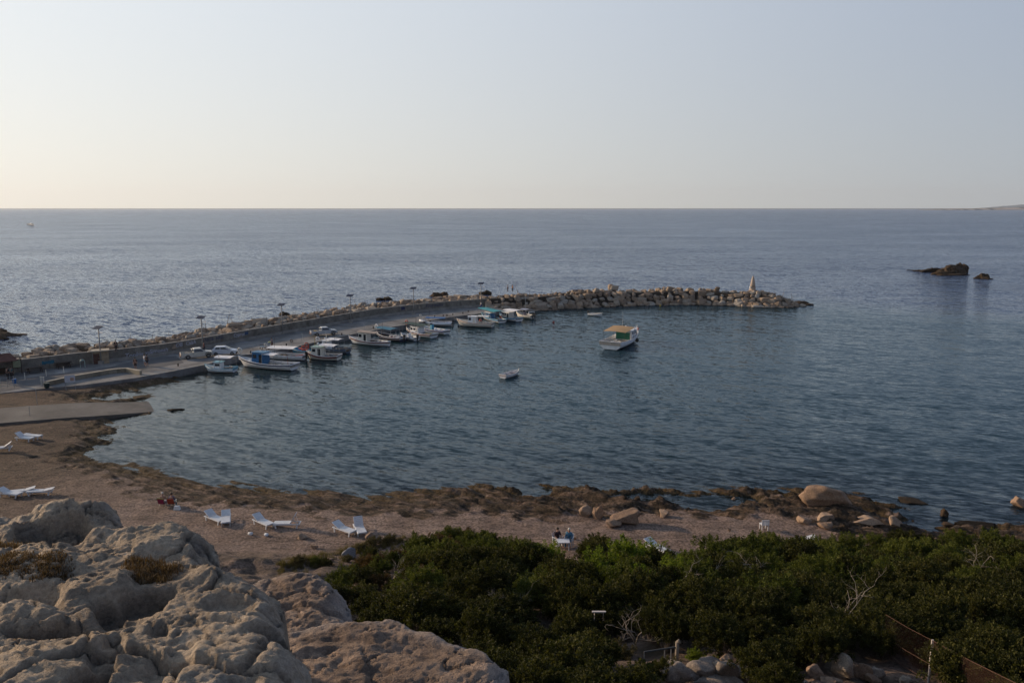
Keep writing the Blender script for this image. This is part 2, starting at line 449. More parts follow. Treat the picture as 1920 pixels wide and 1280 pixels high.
sand = t.mix(0.6, sand, t.ramp(n3.outputs[0], [(0.38, (0.5,)*3), (0.62, (1.25,)*3)]), 'MULTIPLY')
wr = t.noise(t.mapping(scale=(0.25, 1.6, 1), rot=(0, 0, 0.12)), 0.9, 5, 0.7, 0.8)
sand = t.mix(0.8, sand, t.ramp(wr.outputs[0], [(0.36, (0.45,)*3), (0.50, (1.0,)*3)]), 'MULTIPLY')
reefc = t.ramp(n4.outputs[0], [(0.36, (0.012, 0.009, 0.006)), (0.49, (0.055, 0.038, 0.024)), (0.58, (0.15, 0.10, 0.07)), (0.70, (0.28, 0.20, 0.16))])
reefc = t.mix(0.6, reefc, t.ramp(n2.outputs[0], [(0.36, (0.35,)*3), (0.62, (1.15,)*3)]), 'MULTIPLY')
sx = t.n('ShaderNodeSeparateXYZ'); t.l(t.n('ShaderNodeNewGeometry').outputs['Position'], sx.inputs[0])
rf = t.math('ADD', t.attr('rockm'), t.math('MULTIPLY', t.math('SUBTRACT', n4.outputs[0], 0.5), 1.6), clamp=True)
rf = t.ramp(rf, [(0.38, (0,)*3), (0.56, (1,)*3)])
c = t.mix(rf, sand, reefc)
# weed and wet stone close to the waterline
wet = t.ramp(t.math('ADD', sx.outputs[2], t.math('MULTIPLY', t.math('SUBTRACT', n4.outputs[0], 0.5), 0.6)), [(0.0, (1,)*3), (0.20, (0.85,)*3), (0.42, (0,)*3)])
c = t.mix(t.math('MULTIPLY', wet, 0.78), c, t.ramp(n2.outputs[0], [(0.4, (0.018, 0.013, 0.006)), (0.62, (0.12, 0.075, 0.026))]))
gr = t.math('MULTIPLY', t.attr('grassm'), t.ramp(n2.outputs[0], [(0.35, (0.3,)*3), (0.55, (1,)*3)]), clamp=True)
c = t.mix(t.math('MULTIPLY', gr, 0.85), c, t.ramp(n1.outputs[0], [(0.35, (0.025, 0.022, 0.010)), (0.65, (0.075, 0.055, 0.03))]))
# sea bed
bed = t.ramp(t.noise(t.mapping(scale=(0.5, 1, 1)), 0.35, 5, 0.65, 0.5).outputs[0], [(0.38, (0.035, 0.03, 0.018)), (0.52, (0.11, 0.10, 0.07)), (0.68, (0.24, 0.21, 0.16))])
below = t.ramp(t.math('ADD', sx.outputs[2], 0.5), [(0.40, (1,)*3), (0.5, (0,)*3)])
c = t.mix(below, c, bed)
hh = t.math('ADD', t.math('MULTIPLY', n2.outputs[0], 1.0), t.math('MULTIPLY', n3.outputs[0], 0.35))
b = t.bsdf(c, 0.9, 0, t.bump(hh, 1.0, 0.22), 0.25)
M_ground = t.done(b)
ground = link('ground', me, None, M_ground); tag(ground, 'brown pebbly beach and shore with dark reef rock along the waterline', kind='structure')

# far sea bed so that the water always has something below
sb = MB().add([(-25000,-200,-5.2),(25000,-200,-5.2),(25000,26000,-5.2),(-25000,26000,-5.2)], [(0,1,2,3)])
o = sb.build('sea_bed', paint('deep_sea_bed', (0.012, 0.02, 0.022), 0.9, 0.3, 0.05)); tag(o, 'dark sea bed far below the open water', kind='structure')

# ================================================================== WATER
wxs = np.concatenate([[-16000,-9000,-4000,-1800,-900,-500,-300,-200], np.arange(-140, 140, 1.0), [150,200,300,500,900,1800,4000,9000,16000]])
wys = np.concatenate([[30], np.arange(38, 140, 0.7), np.arange(140, 240, 4), [260,300,360,450,600,900,1400,2400,4500,9000,14500]])
WX, WY = np.meshgrid(wxs, wys)
inb = (np.abs(WX) < 150) & (WY < 160)
dep = np.full(WX.shape, 4.5); dep[inb] = np.maximum(0, -terrain(WX[inb], WY[inb]))
harb = np.exp(-(np.maximum(0, WY-150)/60.0))
# inside the harbour: sheltered by the pier
pier_pts = [PXY(a, b) for a, b in [(0,690),(320,660),(600,610),(922,574),(1141,570),(1400,570),(1516,570)]]
shel = sdf(pier_pts + [PXY(1750,590), PXY(2600,640), PXY(2600,1000), PXY(200,940), PXY(0,740)], WX, WY)
calm = smooth(-25, 14, shel)
me = np_mesh('sea', np.stack([WX, WY, np.zeros_like(WX)], -1).reshape(-1, 3), grid_quads(len(wys), len(wxs)), {'depth': dep, 'calm': calm, 'still': smooth(-8, -48, WX)*calm})
t = NT('sea_water')
def slope(ang, ln, wd, scale, detail, amp, rough=0.6, dist=0.0):
    nz = t.noise(t.along(ang, ln, wd), scale, detail, rough, dist)
    s_ = t.n('ShaderNodeVectorMath', operation='SUBTRACT'); t.l(nz.outputs['Color'], s_.inputs[0]); s_.inputs[1].default_value = (0.5, 0.5, 0.5)
    m_ = t.n('ShaderNodeVectorMath', operation='SCALE'); t.l(s_.outputs[0], m_.inputs[0]); t.val(amp, m_.inputs[3]); return m_.outputs[0]
def vadd(a, b):
    x = t.n('ShaderNodeVectorMath', operation='ADD'); t.l(a, x.inputs[0]); t.l(b, x.inputs[1]); return x.outputs[0]
calm_a = t.attr('calm')
amp1 = t.math('MULTIPLY_ADD', calm_a, WATER['calm1']-WATER['open1'], WATER['open1'])
amp2 = t.math('MULTIPLY_ADD', calm_a, WATER['calm2']-WATER['open2'], WATER['open2'])
st_a = t.math('SUBTRACT', 1.0, t.math('MULTIPLY', t.attr('still'), 0.55)); amp1 = t.math('MULTIPLY', amp1, st_a); amp2 = t.math('MULTIPLY', amp2, st_a)
# patches of wind
wind = t.noise(t.mapping(scale=(0.35, 1.0, 1)), 0.018, 4, 0.6, 0.4)
wf = t.ramp(wind.outputs[0], [(0.32, (0.72,)*3), (0.68, (1.25,)*3)])
amp1 = t.math('MULTIPLY', amp1, wf); amp2 = t.math('MULTIPLY', amp2, wf)
s1 = slope(-0.50, 3.6, 0.85, 0.85, 4, amp1, 0.6, 0.4)
s2 = slope(-0.30, 2.2, 0.8, 2.3, 4, amp2, 0.65)
s3 = slope(-0.15, 2.8, 0.8, 0.07, 4, t.math('MULTIPLY', amp1, 0.30), 0.65)
sv = vadd(vadd(s1, s2), s3)
fl = t.n('ShaderNodeVectorMath', operation='MULTIPLY'); t.l(sv, fl.inputs[0]); fl.inputs[1].default_value = (0.5, 1.15, 0)
up = vadd(fl.outputs[0], t.n('ShaderNodeCombineXYZ').outputs[0])
ad = t.n('ShaderNodeVectorMath', operation='ADD'); t.l(fl.outputs[0], ad.inputs[0]); ad.inputs[1].default_value = (0, 0, 1)
nm = t.n('ShaderNodeVectorMath', operation='NORMALIZE'); t.l(ad.outputs[0], nm.inputs[0]); nrm = nm.outputs[0]
fr = t.n('ShaderNodeFresnel'); fr.inputs['IOR'].default_value = 1.33; t.l(nrm, fr.inputs['Normal'])
gl = t.n('ShaderNodeBsdfGlossy'); gl.inputs['Roughness'].default_value = 0.10; gl.inputs['Color'].default_value = (0.70, 0.77, 0.86, 1); t.l(nrm, gl.inputs['Normal'])
tr = t.n('ShaderNodeBsdfTransparent'); tr.inputs['Color'].default_value = (0.80, 0.90, 0.88, 1)
df = t.n('ShaderNodeBsdfDiffuse')
t.l(t.mix(t.attr('still'), t.mix(calm_a, (0.72, 0.79, 0.88), (0.58, 0.66, 0.74)), (0.80, 0.82, 0.82)), gl.inputs['Color'])  # reflection tint: dimmed to imitate wave shading, raised at left for sky glow
dcol = t.mix(calm_a, WATER['open_col'], WATER['calm_col']); t.l(dcol, df.inputs['Color']); 
op = t.math('SUBTRACT', 1.0, t.math('POWER', 2.718, t.math('MULTIPLY', t.attr('depth'), -0.85)))
body = t.n('ShaderNodeMixShader'); t.l(op, body.inputs[0]); t.l(tr.outputs[0], body.inputs[1]); t.l(df.outputs[0], body.inputs[2])
ms = t.n('ShaderNodeMixShader'); t.l(fr.outputs[0], ms.inputs[0]); t.l(body.outputs[0], ms.inputs[1]); t.l(gl.outputs[0], ms.inputs[2])
# thin broken foam where the water meets the land
foam_n = t.noise(t.mapping(scale=(0.6, 1.6, 1)), 2.2, 5, 0.7)
ff = t.math('MULTIPLY', t.ramp(t.attr('depth'), [(0.0, (0.9,)*3), (0.10, (0,)*3)]), t.ramp(foam_n.outputs[0], [(0.60, (0,)*3), (0.66, (1,)*3)]))
fd = t.n('ShaderNodeBsdfDiffuse'); fd.inputs['Color'].default_value = (0.55, 0.55, 0.55, 1)
ms2 = t.n('ShaderNodeMixShader'); t.l(ff, ms2.inputs[0]); t.l(ms.outputs[0], ms2.inputs[1]); t.l(fd.outputs[0], ms2.inputs[2])
M_sea = t.done(ms2)
sea = link('sea', me, None, M_sea); tag(sea, 'rippled blue grey sea with calmer water inside the harbour', kind='structure')

# ================================================================== QUAY
M_conc = paint('quay_concrete', (0.20, 0.195, 0.19), 0.85, 0.55, 0.35, 0, 0.5, 0.2)
M_conc_l = paint('pale_concrete', (0.29, 0.275, 0.25), 0.85, 0.35, 0.7, 0, 0.45, 0.2)
M_conc_d = paint('stained_wall_concrete', (0.20, 0.185, 0.16), 0.9, 0.5, 0.9, 0, 0.6, 0.2)
M_asph = paint('asphalt', (0.085, 0.088, 0.095), 0.85, 0.3, 0.5, 0, 0.2, 0.25)
QZ = 0.9
wall_px = [(-160,718),(0,702),(35,698),(177,680),(207,678),(320,664),(472,636),(600,613),(657,603),(700,595),(775,586),(853,578),(922,574)]
wall_xy = [PXY(a, b, QZ) for a, b in wall_px]
edge_px = [(-160,752),(0,737),(83,728),(160,721),(263,707),(320,697),(384,684),(447,668),(540,653),(635,632),(713,617),(780,606),(847,594),(900,588),(950,582)]
edge_xy = [PXY(a, b, QZ) for a, b in edge_px]
def off(line, d):
    out = []
    for i, p in enumerate(line):
        a = line[max(0, i-1)]; b = line[min(len(line)-1, i+1)]
        tx, ty = b[0]-a[0], b[1]-a[1]; L = math.hypot(tx, ty)
        out.append((p[0]-ty/L*d, p[1]+tx/L*d))
    return out
def resample(line, step):
    out = [line[0]]; 
    seg = [(line[i], line[i+1], math.dist(line[i], line[i+1])) for i in range(len(line)-1)]
    tot = sum(s[2] for s in seg); n = max(1, round(tot/step)); 
    for k in range(1, n+1):
        q = tot*k/n; 
        for a, b, L in seg:
            if q <= L+1e-6: out.append((a[0]+(b[0]-a[0])*q/L, a[1]+(b[1]-a[1])*q/L)); break
            q -= L
    return out
deck_poly = off(wall_xy, 0.35) + edge_xy[::-1]
o = MB().prism(deck_poly, -3.0, QZ).build('quay', M_conc); tag(o, 'grey concrete quay deck along the inside of the harbour', kind='structure')
# raised coping stones of the quay edge, one by one (only along the water)
cope = resample(edge_xy[4:], 2.4); inner = off(cope, 0.45)
rngq = random.Random(4)
coping = empty('quay_coping', (0,0,0), 0, 'low pale concrete coping along the edge of the quay', 'kerb'); 
for i in range(len(cope)-1):
    a, b, c_, d_ = cope[i], cope[i+1], inner[i+1], inner[i]
    g = 0.012
    q = [(a[0]+(b[0]-a[0])*g, a[1]+(b[1]-a[1])*g), (b[0]-(b[0]-a[0])*g, b[1]-(b[1]-a[1])*g), (c_[0]-(c_[0]-d_[0])*g, c_[1]-(c_[1]-d_[1])*g), (d_[0]+(c_[0]-d_[0])*g, d_[1]+(c_[1]-d_[1])*g)]
    MB().prism(q, QZ+0.002, QZ+0.06+rngq.uniform(-.01,.02)).build('coping_block', M_conc_l, coping)
# asphalt road on the left part of the quay, and the paler footway along the wall
road_top = [PXY(a, b, QZ) for a, b in [(-160,738),(0,712),(60,707),(130,698),(205,688),(255,676),(330,667)]]
road_bot = [PXY(a, b, QZ) for a, b in [(-160,750),(0,735),(83,721),(170,707),(235,696),(300,688),(345,680)]]
o = MB().prism(road_top + road_bot[::-1], QZ+0.001, QZ+0.008).build('road', M_asph); tag(o, 'dark asphalt road running on to the quay', kind='structure')

# sea wall: panels, capping and the low ledge in front of it
seawall = empty('sea_wall', (0,0,0), 0, 'long stained concrete sea wall with ledge behind the quay', 'wall')
gap0, gap1 = PXY(177,680,QZ), PXY(203,678,QZ)
w = resample(wall_xy, 4.0); w_f = off(w, 0.0); w_b = off(w, 0.38); l_f = off(w, -0.45)
w_cf = off(w, -0.03); w_cb = off(w, 0.41)
def quad4(A, B, i, g=0.006):
    a, b, c_, d_ = A[i], A[i+1], B[i+1], B[i]
    L = lambda p, q, t_: (p[0]+(q[0]-p[0])*t_, p[1]+(q[1]-p[1])*t_)
    return [L(a,b,g), L(a,b,1-g), L(d_,c_,1-g), L(d_,c_,g)]
for i in range(len(w)-1):
    mx = (w[i][0]+w[i+1][0])/2
    MB().prism(quad4(w_f, w_b, i), QZ-0.3, QZ+1.72).build('wall_panel', M_conc_d, seawall)
    MB().prism(quad4(w_cf, w_cb, i, 0.002), QZ+1.722, QZ+1.80).build('capping', M_conc_l, seawall)
    if mx > gap1[0]:
        MB().prism(quad4(l_f, off(w, -0.004), i, 0.004), QZ-0.2, QZ+0.46).build('ledge_block', M_conc_l, seawall)
# painted words on the wall (flat print on its face)
def wall_text(txt, px, py, size, m, name='painted_word', stretch=1.0):
    p = None; best = 1e9
    for i in range(len(wall_xy)-1):
        a, b = wall_xy[i], wall_xy[i+1]
        for k in range(60):
            q = (a[0]+(b[0]-a[0])*k/60, a[1]+(b[1]-a[1])*k/60)
            X_, Y_ = to_px(q[0], q[1], QZ+1.2)
            if abs(X_-px) < best: best = abs(X_-px); p = q; dirv = (b[0]-a[0], b[1]-a[1])
    # height on the wall from the pixel row
    zs = np.linspace(QZ+0.5, QZ+1.7, 60); _, ry = to_px(p[0], p[1], zs); z = zs[np.argmin(abs(ry-py))]
    cu = bpy.data.curves.new(name, 'FONT'); cu.body = txt; cu.size = size; cu.align_x = 'CENTER'; cu.align_y = 'CENTER'; cu.extrude = 0.001; cu.resolution_u = 2; cu.offset = 0.012*size
    cu.shear = 0.15
    tmp = bpy.data.objects.new('t', cu); COL.objects.link(tmp); dg = bpy.context.evaluated_depsgraph_get()
    me = bpy.data.meshes.new_from_object(tmp.evaluated_get(dg)); bpy.data.objects.remove(tmp)
    L = math.hypot(*dirv); ang = math.atan2(dirv[1], dirv[0]); nx, ny = dirv[1]/L, -dirv[0]/L
    o = link(name, me, seawall, m); o.location = (p[0]+nx*0.012, p[1]+ny*0.012, z); o.rotation_euler = (math.pi/2, 0, ang); o.scale = (stretch, 1, 1)
    return o
def wall_blot(px0, px1, py, hgt, m):
    o = wall_text('~', (px0+px1)/2, py, 0.5, m, 'paint_patch')
    me = o.data; wpx = (px1-px0)/2
    P0 = P(px0, py, o.location.z); P1 = P(px1, py, o.location.z); L = (P1-P0).length*0.96
    rb = random.Random(int(px0)); top = []; bot = []; n = 12
    for k in range(n+1):
        top.append((-L/2+L*k/n, hgt/2+rb.uniform(-.09,.05))); bot.append((-L/2+L*k/n, -hgt/2+rb.uniform(-.05,.09)))
    poly = bot + top[::-1]
    m2 = MB(); m2.v = [(x, y, 0) for x, y in poly]; m2.f = [tuple(range(len(poly)))]
    old = o.data; o.data = m2.mesh('patch'); o.data.materials.append(m); bpy.data.meshes.remove(old)
M_gw = paint('white_graffiti', (0.40, 0.42, 0.50), 0.8, 0.5, 4); M_gb = paint('blue_graffiti', (0.03, 0.07, 0.16), 0.8, 0.4, 3)
M_gn = paint('navy_graffiti', (0.025, 0.035, 0.09), 0.8, 0.4, 3); M_gt = paint('teal_graffiti', (0.03, 0.13, 0.19), 0.8, 0.4, 3)
wall_text('Tonkis', 251, 665.5, 1.0, M_gw); wall_text('you', 279, 660.5, 0.8, M_gw); wall_text('Simonsh', 298, 657, 0.85, M_gw)
wall_text('OB', 337, 646.5, 0.95, M_gw); wall_text('CaliA', 358, 642.5, 0.9, M_gw)
wall_text('VASOS', 388, 637, 0.75, M_gn); wall_text('o', 400, 635, 0.7, M_gn); wall_text('HRIS', 411, 633, 0.8, M_gn)
wall_text('Cyprus', 448, 627.5, 0.85, M_gw); wall_blot(457, 466, 624.5, 0.6, M_gb)
wall_blot(751, 763, 578, 0.75, M_gn); wall_blot(767, 773, 576, 0.75, M_gn)
wall_text('Four', 805, 573, 1.0, M_gn, stretch=1.1); wall_text('mates', 822, 571.5, 1.0, M_gn, stretch=1.1)
wall_blot(78, 100, 679, 0.5, M_gt)

# ---- stone hut with the brown door in the gap of the wall
M_lime = paint('limestone_block', (0.36, 0.29, 0.20), 0.85, 0.35, 2.5, 0, 0.35, 0.2)
M_lime2 = paint('pale_limestone_cap', (0.42, 0.37, 0.29), 0.85, 0.3, 2.5, 0, 0.3, 0.2)
M_brown = paint('brown_paint', (0.075, 0.03, 0.022), 0.6, 0.3, 5)
dirw = math.atan2(gap1[1]-gap0[1], gap1[0]-gap0[0]); hp = P(190, 681, QZ) + Vector((math.sin(dirw), -math.cos(dirw), 0))*0.55
hut = empty('stone_hut', hp, dirw, 'small stone block hut with a brown door set into the sea wall', 'hut')
rh = random.Random(9)
for zi in range(6):
    for xi in range(5):
        off_ = 0.12 if zi % 2 else 0
        x0 = -1.1+xi*0.46+off_ ; x1 = min(1.1, x0+0.44)
        if x1-x0 < 0.1: continue
        if x0 < -0.15 and x1 < 0.12 and zi < 5: continue          # door opening on the left
        MB().box(((x0+x1)/2, 0.3+rh.uniform(-.012,.012), 0.16+zi*0.315), (x1-x0-0.015, 0.5, 0.30)).build('stone_block', M_lime, hut)
MB().box((0, 1.0, 0.95), (2.1, 0.9, 1.9)).build('hut_core', M_lime, hut)
MB().box((0, 0.6, 2.0), (2.4, 1.9, 0.16)).build('roof_slab', M_lime2, hut)
dd = MB().box((-0.58, 0.22, 0.86), (0.86, 0.06, 1.66)).build('door', M_brown, hut)
MB().box((-0.28, 0.17, 0.86), (0.05, 0.05, 0.14)).build('handle', paint('dull_steel', (0.35,0.35,0.35), 0.4, 0.2, 5, 0.8), dd)
MB().box((-1.07, 0.24, 0.95), (0.12, 0.12, 1.9)).build('door_post', M_conc_l, hut)

# ---- low stone parapet between road and shore
par_px = [(87,724),(140,712.5),(212,700),(236,698),(262,703)]
par = resample([PXY(a, b, QZ) for a, b in par_px], 1.15); par_b = off(par, 0.35)
lowwall = empty('low_stone_wall', (0,0,0), 0, 'low pale stone parapet with capping below the quay road', 'wall')
M_rub = rock_mat('parapet_rubble', [(0.12,0.10,0.075),(0.26,0.22,0.16),(0.36,0.32,0.25)], 2.2, 0.5)
for i in range(len(par)-1):
    MB().prism(quad4(par, par_b, i, 0.008), QZ-0.4, QZ+0.55).build('wall_block', M_rub, lowwall)
    MB().prism(quad4(off(par, -0.03), off(par, 0.38), i, 0.003), QZ+0.552, QZ+0.62).build('cap_stone', M_lime2, lowwall)

# ---- slipway
sl_t, sl_b, sl_z = SL_T, SL_B, SL_Z
rows = [[P(a, b, z) for (a, b), z in zip(sl_t, sl_z)], [P((a+c_)/2, (b+d_)/2, z+0.01) for (a, b), (c_, d_), z in zip(sl_t, sl_b, sl_z)], [P(a, b, z) for (a, b), z in zip(sl_b, sl_z)]]
o = MB().sheet([r_[::1] for r_ in rows[::-1]], 0.9).build('slipway', paint('slipway_concrete', (0.13,0.115,0.10), 0.8, 0.55, 0.3, 0, 0.6, 0.3)); tag(o, 'worn concrete slipway running down into the harbour', kind='structure')

# ================================================================== BOULDERS
def boulder_mesh(name, seed, sub=3, cuts=14, flat=(1, 0.85, 0.7), rough=0.05, dlo=0.55, dhi=0.88, smooth_=True):
    rr = random.Random(seed); bm = bmesh.new(); bmesh.ops.create_icosphere(bm, subdivisions=sub, radius=1.0)
    pl = []
    for _ in range(cuts):
        n = Vector((rr.gauss(0,1), rr.gauss(0,1), rr.gauss(0,1))).normalized(); pl.append((n, rr.uniform(dlo, dhi)))
    me = bpy.data.meshes.new(name); bm.to_mesh(me); bm.free()
    c = np.empty(len(me.vertices)*3, np.float32); me.vertices.foreach_get('co', c); c = c.reshape(-1, 3).astype(float)
    for n, d in pl:
        n = np.array(n); k = c @ n; c -= np.outer(np.maximum(k-d, 0)*0.97, n)
    nn = fbm(c[:,0]*1.7+seed*3.1+c[:,2], c[:,1]*1.7-c[:,2]*1.3, seed, 3)
    n2_ = fbm(c[:,0]*6+seed+c[:,2]*4, c[:,1]*6-c[:,2]*5, seed+9, 3) if sub > 3 else 0.0
    c *= (1+rough*nn*1.4+rough*0.35*n2_)[:, None]; c *= np.array(flat)[None, :]
    me.vertices.foreach_set('co', c.astype(np.float32).ravel()); me.update()
    me.polygons.foreach_set('use_smooth', [smooth_]*len(me.polygons)); return me
ARM_COLS = [(0.15,0.11,0.08),(0.23,0.17,0.125),(0.31,0.23,0.165),(0.33,0.28,0.225),(0.38,0.35,0.31)]
M_arm = rock_mat('breakwater_boulder', ARM_COLS, 0.55, 0.6, wet_z=0.18, bd=0.10)
M_arm_i = rock_mat('breakwater_boulder_mass', ARM_COLS, 0.55, 0.6, wet_z=0.18, island=True, bd=0.10)
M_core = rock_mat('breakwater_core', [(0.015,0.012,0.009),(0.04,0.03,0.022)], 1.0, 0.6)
def block_mesh(name, seed):
    rr = random.Random(seed); bm = bmesh.new(); f = (1.0, rr.uniform(.72,.95), rr.uniform(.6,.85))
    for sx_ in (-1, 1):
        for sy_ in (-1, 1):
            for sz_ in (-1, 1):
                for _ in range(2):
                    k = [rr.uniform(.50, .86) for _ in range(3)]; bm.verts.new((sx_*k[0]*f[0], sy_*k[1]*f[1], sz_*k[2]*f[2]))
    for ax in range(3):
        for sg in (-1, 1):
            c = [rr.uniform(-.3,.3) for _ in range(3)]; c[ax] = sg*rr.uniform(.80,.95); bm.verts.new((c[0]*f[0], c[1]*f[1], c[2]*f[2]))
    r_ = bmesh.ops.convex_hull(bm, input=bm.verts); bmesh.ops.delete(bm, geom=[g for g in r_['geom_interior'] if isinstance(g, bmesh.types.BMVert)], context='VERTS')
    bmesh.ops.bevel(bm, geom=list(bm.edges), offset=.07, segments=1, affect='EDGES')
    me = bpy.data.meshes.new(name); bm.to_mesh(me); bm.free(); return me
bmeshes = []
for k in range(9):
    me = boulder_mesh('boulder', 100+k, 2, 11, (1, random.Random(k).uniform(.75,.95), random.Random(k+50).uniform(.6,.85)), 0.03, 0.50, 0.80, False); me.materials.append(M_arm); bmeshes.append(me)
def place_boulders(thing, pts, mass_name, limit=298):
    """pts: (x,y,z,r). The ones that show largest become parts, the rest one joined part"""
    pts = sorted(pts, key=lambda p: -p[3]*p[4]/math.hypot(p[0], p[1]))
    rb = random.Random(77); bm = bmesh.new()
    for i, (x, y, z, r_, w_) in enumerate(pts):
        me = bmeshes[rb.randrange(len(bmeshes))]
        M_ = Matrix.Translation((x, y, z)) @ Matrix.Rotation(rb.uniform(0, 6.28), 4, 'Z') @ Matrix.Rotation(rb.uniform(-.45,.45), 4, 'X') @ Matrix.Scale(r_, 4) @ Matrix.Diagonal((rb.uniform(.9,1.3), rb.uniform(.8,1.1), rb.uniform(.85,1.1), 1))
        if i < limit:
            o = link('boulder', me, thing); o.matrix_local = M_
        else:
            n0 = len(bm.verts); bm.from_mesh(me); bm.verts.ensure_lookup_table()
            for v in bm.verts[n0:]: v.co = M_ @ v.co
    if len(bm.verts):
        me = bpy.data.meshes.new(mass_name); bm.to_mesh(me)
        o = link(mass_name, me, thing, M_arm_i); o.data.materials.clear(); o.data.materials.append(M_arm_i); tag(o, kind='stuff')
    bm.free()
for k in range(9):
    me = block_mesh('boulder', 700+k); me.materials.append(M_arm); bmeshes.append(me)
# --- rock armour outside the sea wall
arm = empty('rock_armour', (0,0,0), 0, 'belt of big boulders piled along the seaward side of the sea wall', 'rock armour')
base = resample(wall_xy, 1.45); rb = random.Random(21); pts = []
arm_w = lambda px: float(np.interp(px, [-160,0,200,470,700,922], [8.5,8.5,9.5,11.5,12.5,14]))
for row in range(10):
    ln = off(base, 1.1+row*1.42)
    for j, p in enumerate(ln):
        x = p[0]+rb.uniform(-.45,.45); y = p[1]+rb.uniform(-.45,.45); d_ = 1.1+row*1.42
        wmax = arm_w(to_px(base[j][0], base[j][1], 1)[0])
        zt = QZ+1.2+0.35*math.sin(p[0]*0.31+row)*0.6 + (0.45 if row in (1, 2, 3, 4) else 0)
        if d_ > wmax-2.5: zt -= (d_-(wmax-2.5))*0.62
        if zt < -0.9: continue
        r_ = rb.uniform(0.78, 1.12)*(1.0 if rb.random() > .12 else 1.3)
        if d_ < 3: r_ = min(r_, (d_-0.35)*0.72+0.25)
        pts.append((x, y, zt-0.32*r_+rb.uniform(-.22,.22), r_, 1.0 if d_ < wmax else 0.5))
place_boulders(arm, pts, 'boulder_mass')
core_f = off(wall_xy, 0.5); core_b = off(wall_xy, 9.5)
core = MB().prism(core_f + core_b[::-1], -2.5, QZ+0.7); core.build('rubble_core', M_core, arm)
# --- free rubble breakwater beyond the quay
bw = empty('breakwater', (0,0,0), 0, 'curving rubble mound breakwater of grey brown boulders closing the harbour', 'breakwater')
front = [PXY(a, b, 0) for a, b in [(925,586),(1000,583),(1070,579),(1141,575),(1220,572.5),(1300,571.5),(1354,573),(1416,576),(1460,577),(1497,575.5),(1509,573)]]
fr_ = resample(front, 1.75); pts = []; rb = random.Random(5)
tot = len(fr_)-1
for row in range(11):
    ln = off(fr_, 0.1+row*1.25)
    for j, p in enumerate(ln):
        s_ = j/tot; k = 1.0 if s_ < 0.80 else max(0.0, 1-((s_-0.80)/0.20)**1.7)
        d_ = 0.1+row*1.25
        width = 13.0*(0.30+0.70*k)
        if d_ > width: continue
        crest = (3.35+0.30*math.sin(s_*23))*(0.10+0.90*k)*(0.80+0.2*min(1, s_*8)) if s_ > 0.02 else 2.6
        u = d_/width
        zt = crest*min(1, u/0.40) if u < 0.62 else crest*(1-(u-0.62)/0.45)
        r_ = rb.uniform(1.08, 1.48)*(1.0 if rb.random() > .15 else 1.15)*(0.75+0.25*k)
        if row > 3 and u < .7: r_ *= 0.62
        if u > .34: zt -= .15
        pts.append((p[0]+rb.uniform(-.35,.35), p[1]+rb.uniform(-.35,.35), zt-0.30*r_+rb.uniform(-.18,.18), r_, 1.0 if u < 0.55 else 0.3))
for a, b, r_ in [(1145,538,1.4),(1152,539,1.1),(1118,543,1.0),(1090,545,.9),(1345,540,.9),(1255,540,.8)]:
    q = P(a, b, 3.9); pts.append((q.x, q.y, 3.7, r_, 3))
place_boulders(bw, pts, 'boulder_mass')
cf = off(fr_, 0.8); cb = off(fr_, 10.0)
def crest_at(s_):
    k = 1.0 if s_ < 0.80 else max(0.0, 1-((s_-0.80)/0.20)**1.7); return k
rws = []
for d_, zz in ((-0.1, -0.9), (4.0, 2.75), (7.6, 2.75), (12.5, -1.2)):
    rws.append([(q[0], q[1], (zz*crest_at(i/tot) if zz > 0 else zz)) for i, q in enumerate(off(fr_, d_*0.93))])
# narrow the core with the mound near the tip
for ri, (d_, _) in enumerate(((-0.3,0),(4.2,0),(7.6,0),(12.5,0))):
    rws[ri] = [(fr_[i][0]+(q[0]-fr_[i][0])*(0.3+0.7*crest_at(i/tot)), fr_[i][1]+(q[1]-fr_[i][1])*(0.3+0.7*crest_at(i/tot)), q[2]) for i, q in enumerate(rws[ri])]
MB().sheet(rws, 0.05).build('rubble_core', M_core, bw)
# ---- dark wave-washed rocks at the foot of the armour
def sea_rock(name, label, pieces, m, cat='rock', foam=None):
    c0 = pieces[0]; root = P(c0[0], c0[1], 0)
    bm = bmesh.new(); rb = random.Random(int(c0[0]*7+c0[1]))
    for (px, py, rx, ry, rz) in pieces:
        q = P(px, py, 0)
        me = boulder_mesh('tmp', rb.randrange(9999), 4, 10, (1,1,1), 0.20, .45, .85)
        n0 = len(bm.verts); bm.from_mesh(me); bm.verts.ensure_lookup_table(); bpy.data.meshes.remove(me)
        for v in bm.verts[n0:]: v.co = Vector((v.co.x*rx+q.x-root.x, v.co.y*ry+q.y-root.y, v.co.z*rz))
    me = bpy.data.meshes.new(name); bm.to_mesh(me); bm.free(); me.polygons.foreach_set('use_smooth', [True]*len(me.polygons))
    o = link(name, me, None, m); o.location = root; return tag(o, label, cat)
M_dark = rock_mat('dark_sea_rock', [(0.018,0.014,0.010),(0.05,0.035,0.022),(0.10,0.065,0.04)], 1.2, 0.9, wet_z=0.0, bd=0.25)
sea_rock('sea_rock', 'large jagged dark rock islet alone in the sea at the right', [(1786,513,4.8,3.0,3.0),(1804,511.5,2.6,2.0,3.6),(1796,512,2.2,2.0,3.9),(1772,515,4.5,2.2,2.2),(1779,514,2.0,1.6,3.1),(1809,512,1.8,1.5,3.0),(1790,516,6,2,1.2)], M_dark, 'sea rock')
sea_rock('sea_rock', 'low brown reef running left from the large dark rock islet', [(1742,510,4.5,2.6,1.8),(1752,509,3.6,2.5,2.0),(1728,508.5,4.0,2.0,1.0),(1715,507,3.5,1.2,0.35),(1764,513,3,2,1.5)], M_dark, 'sea rock')
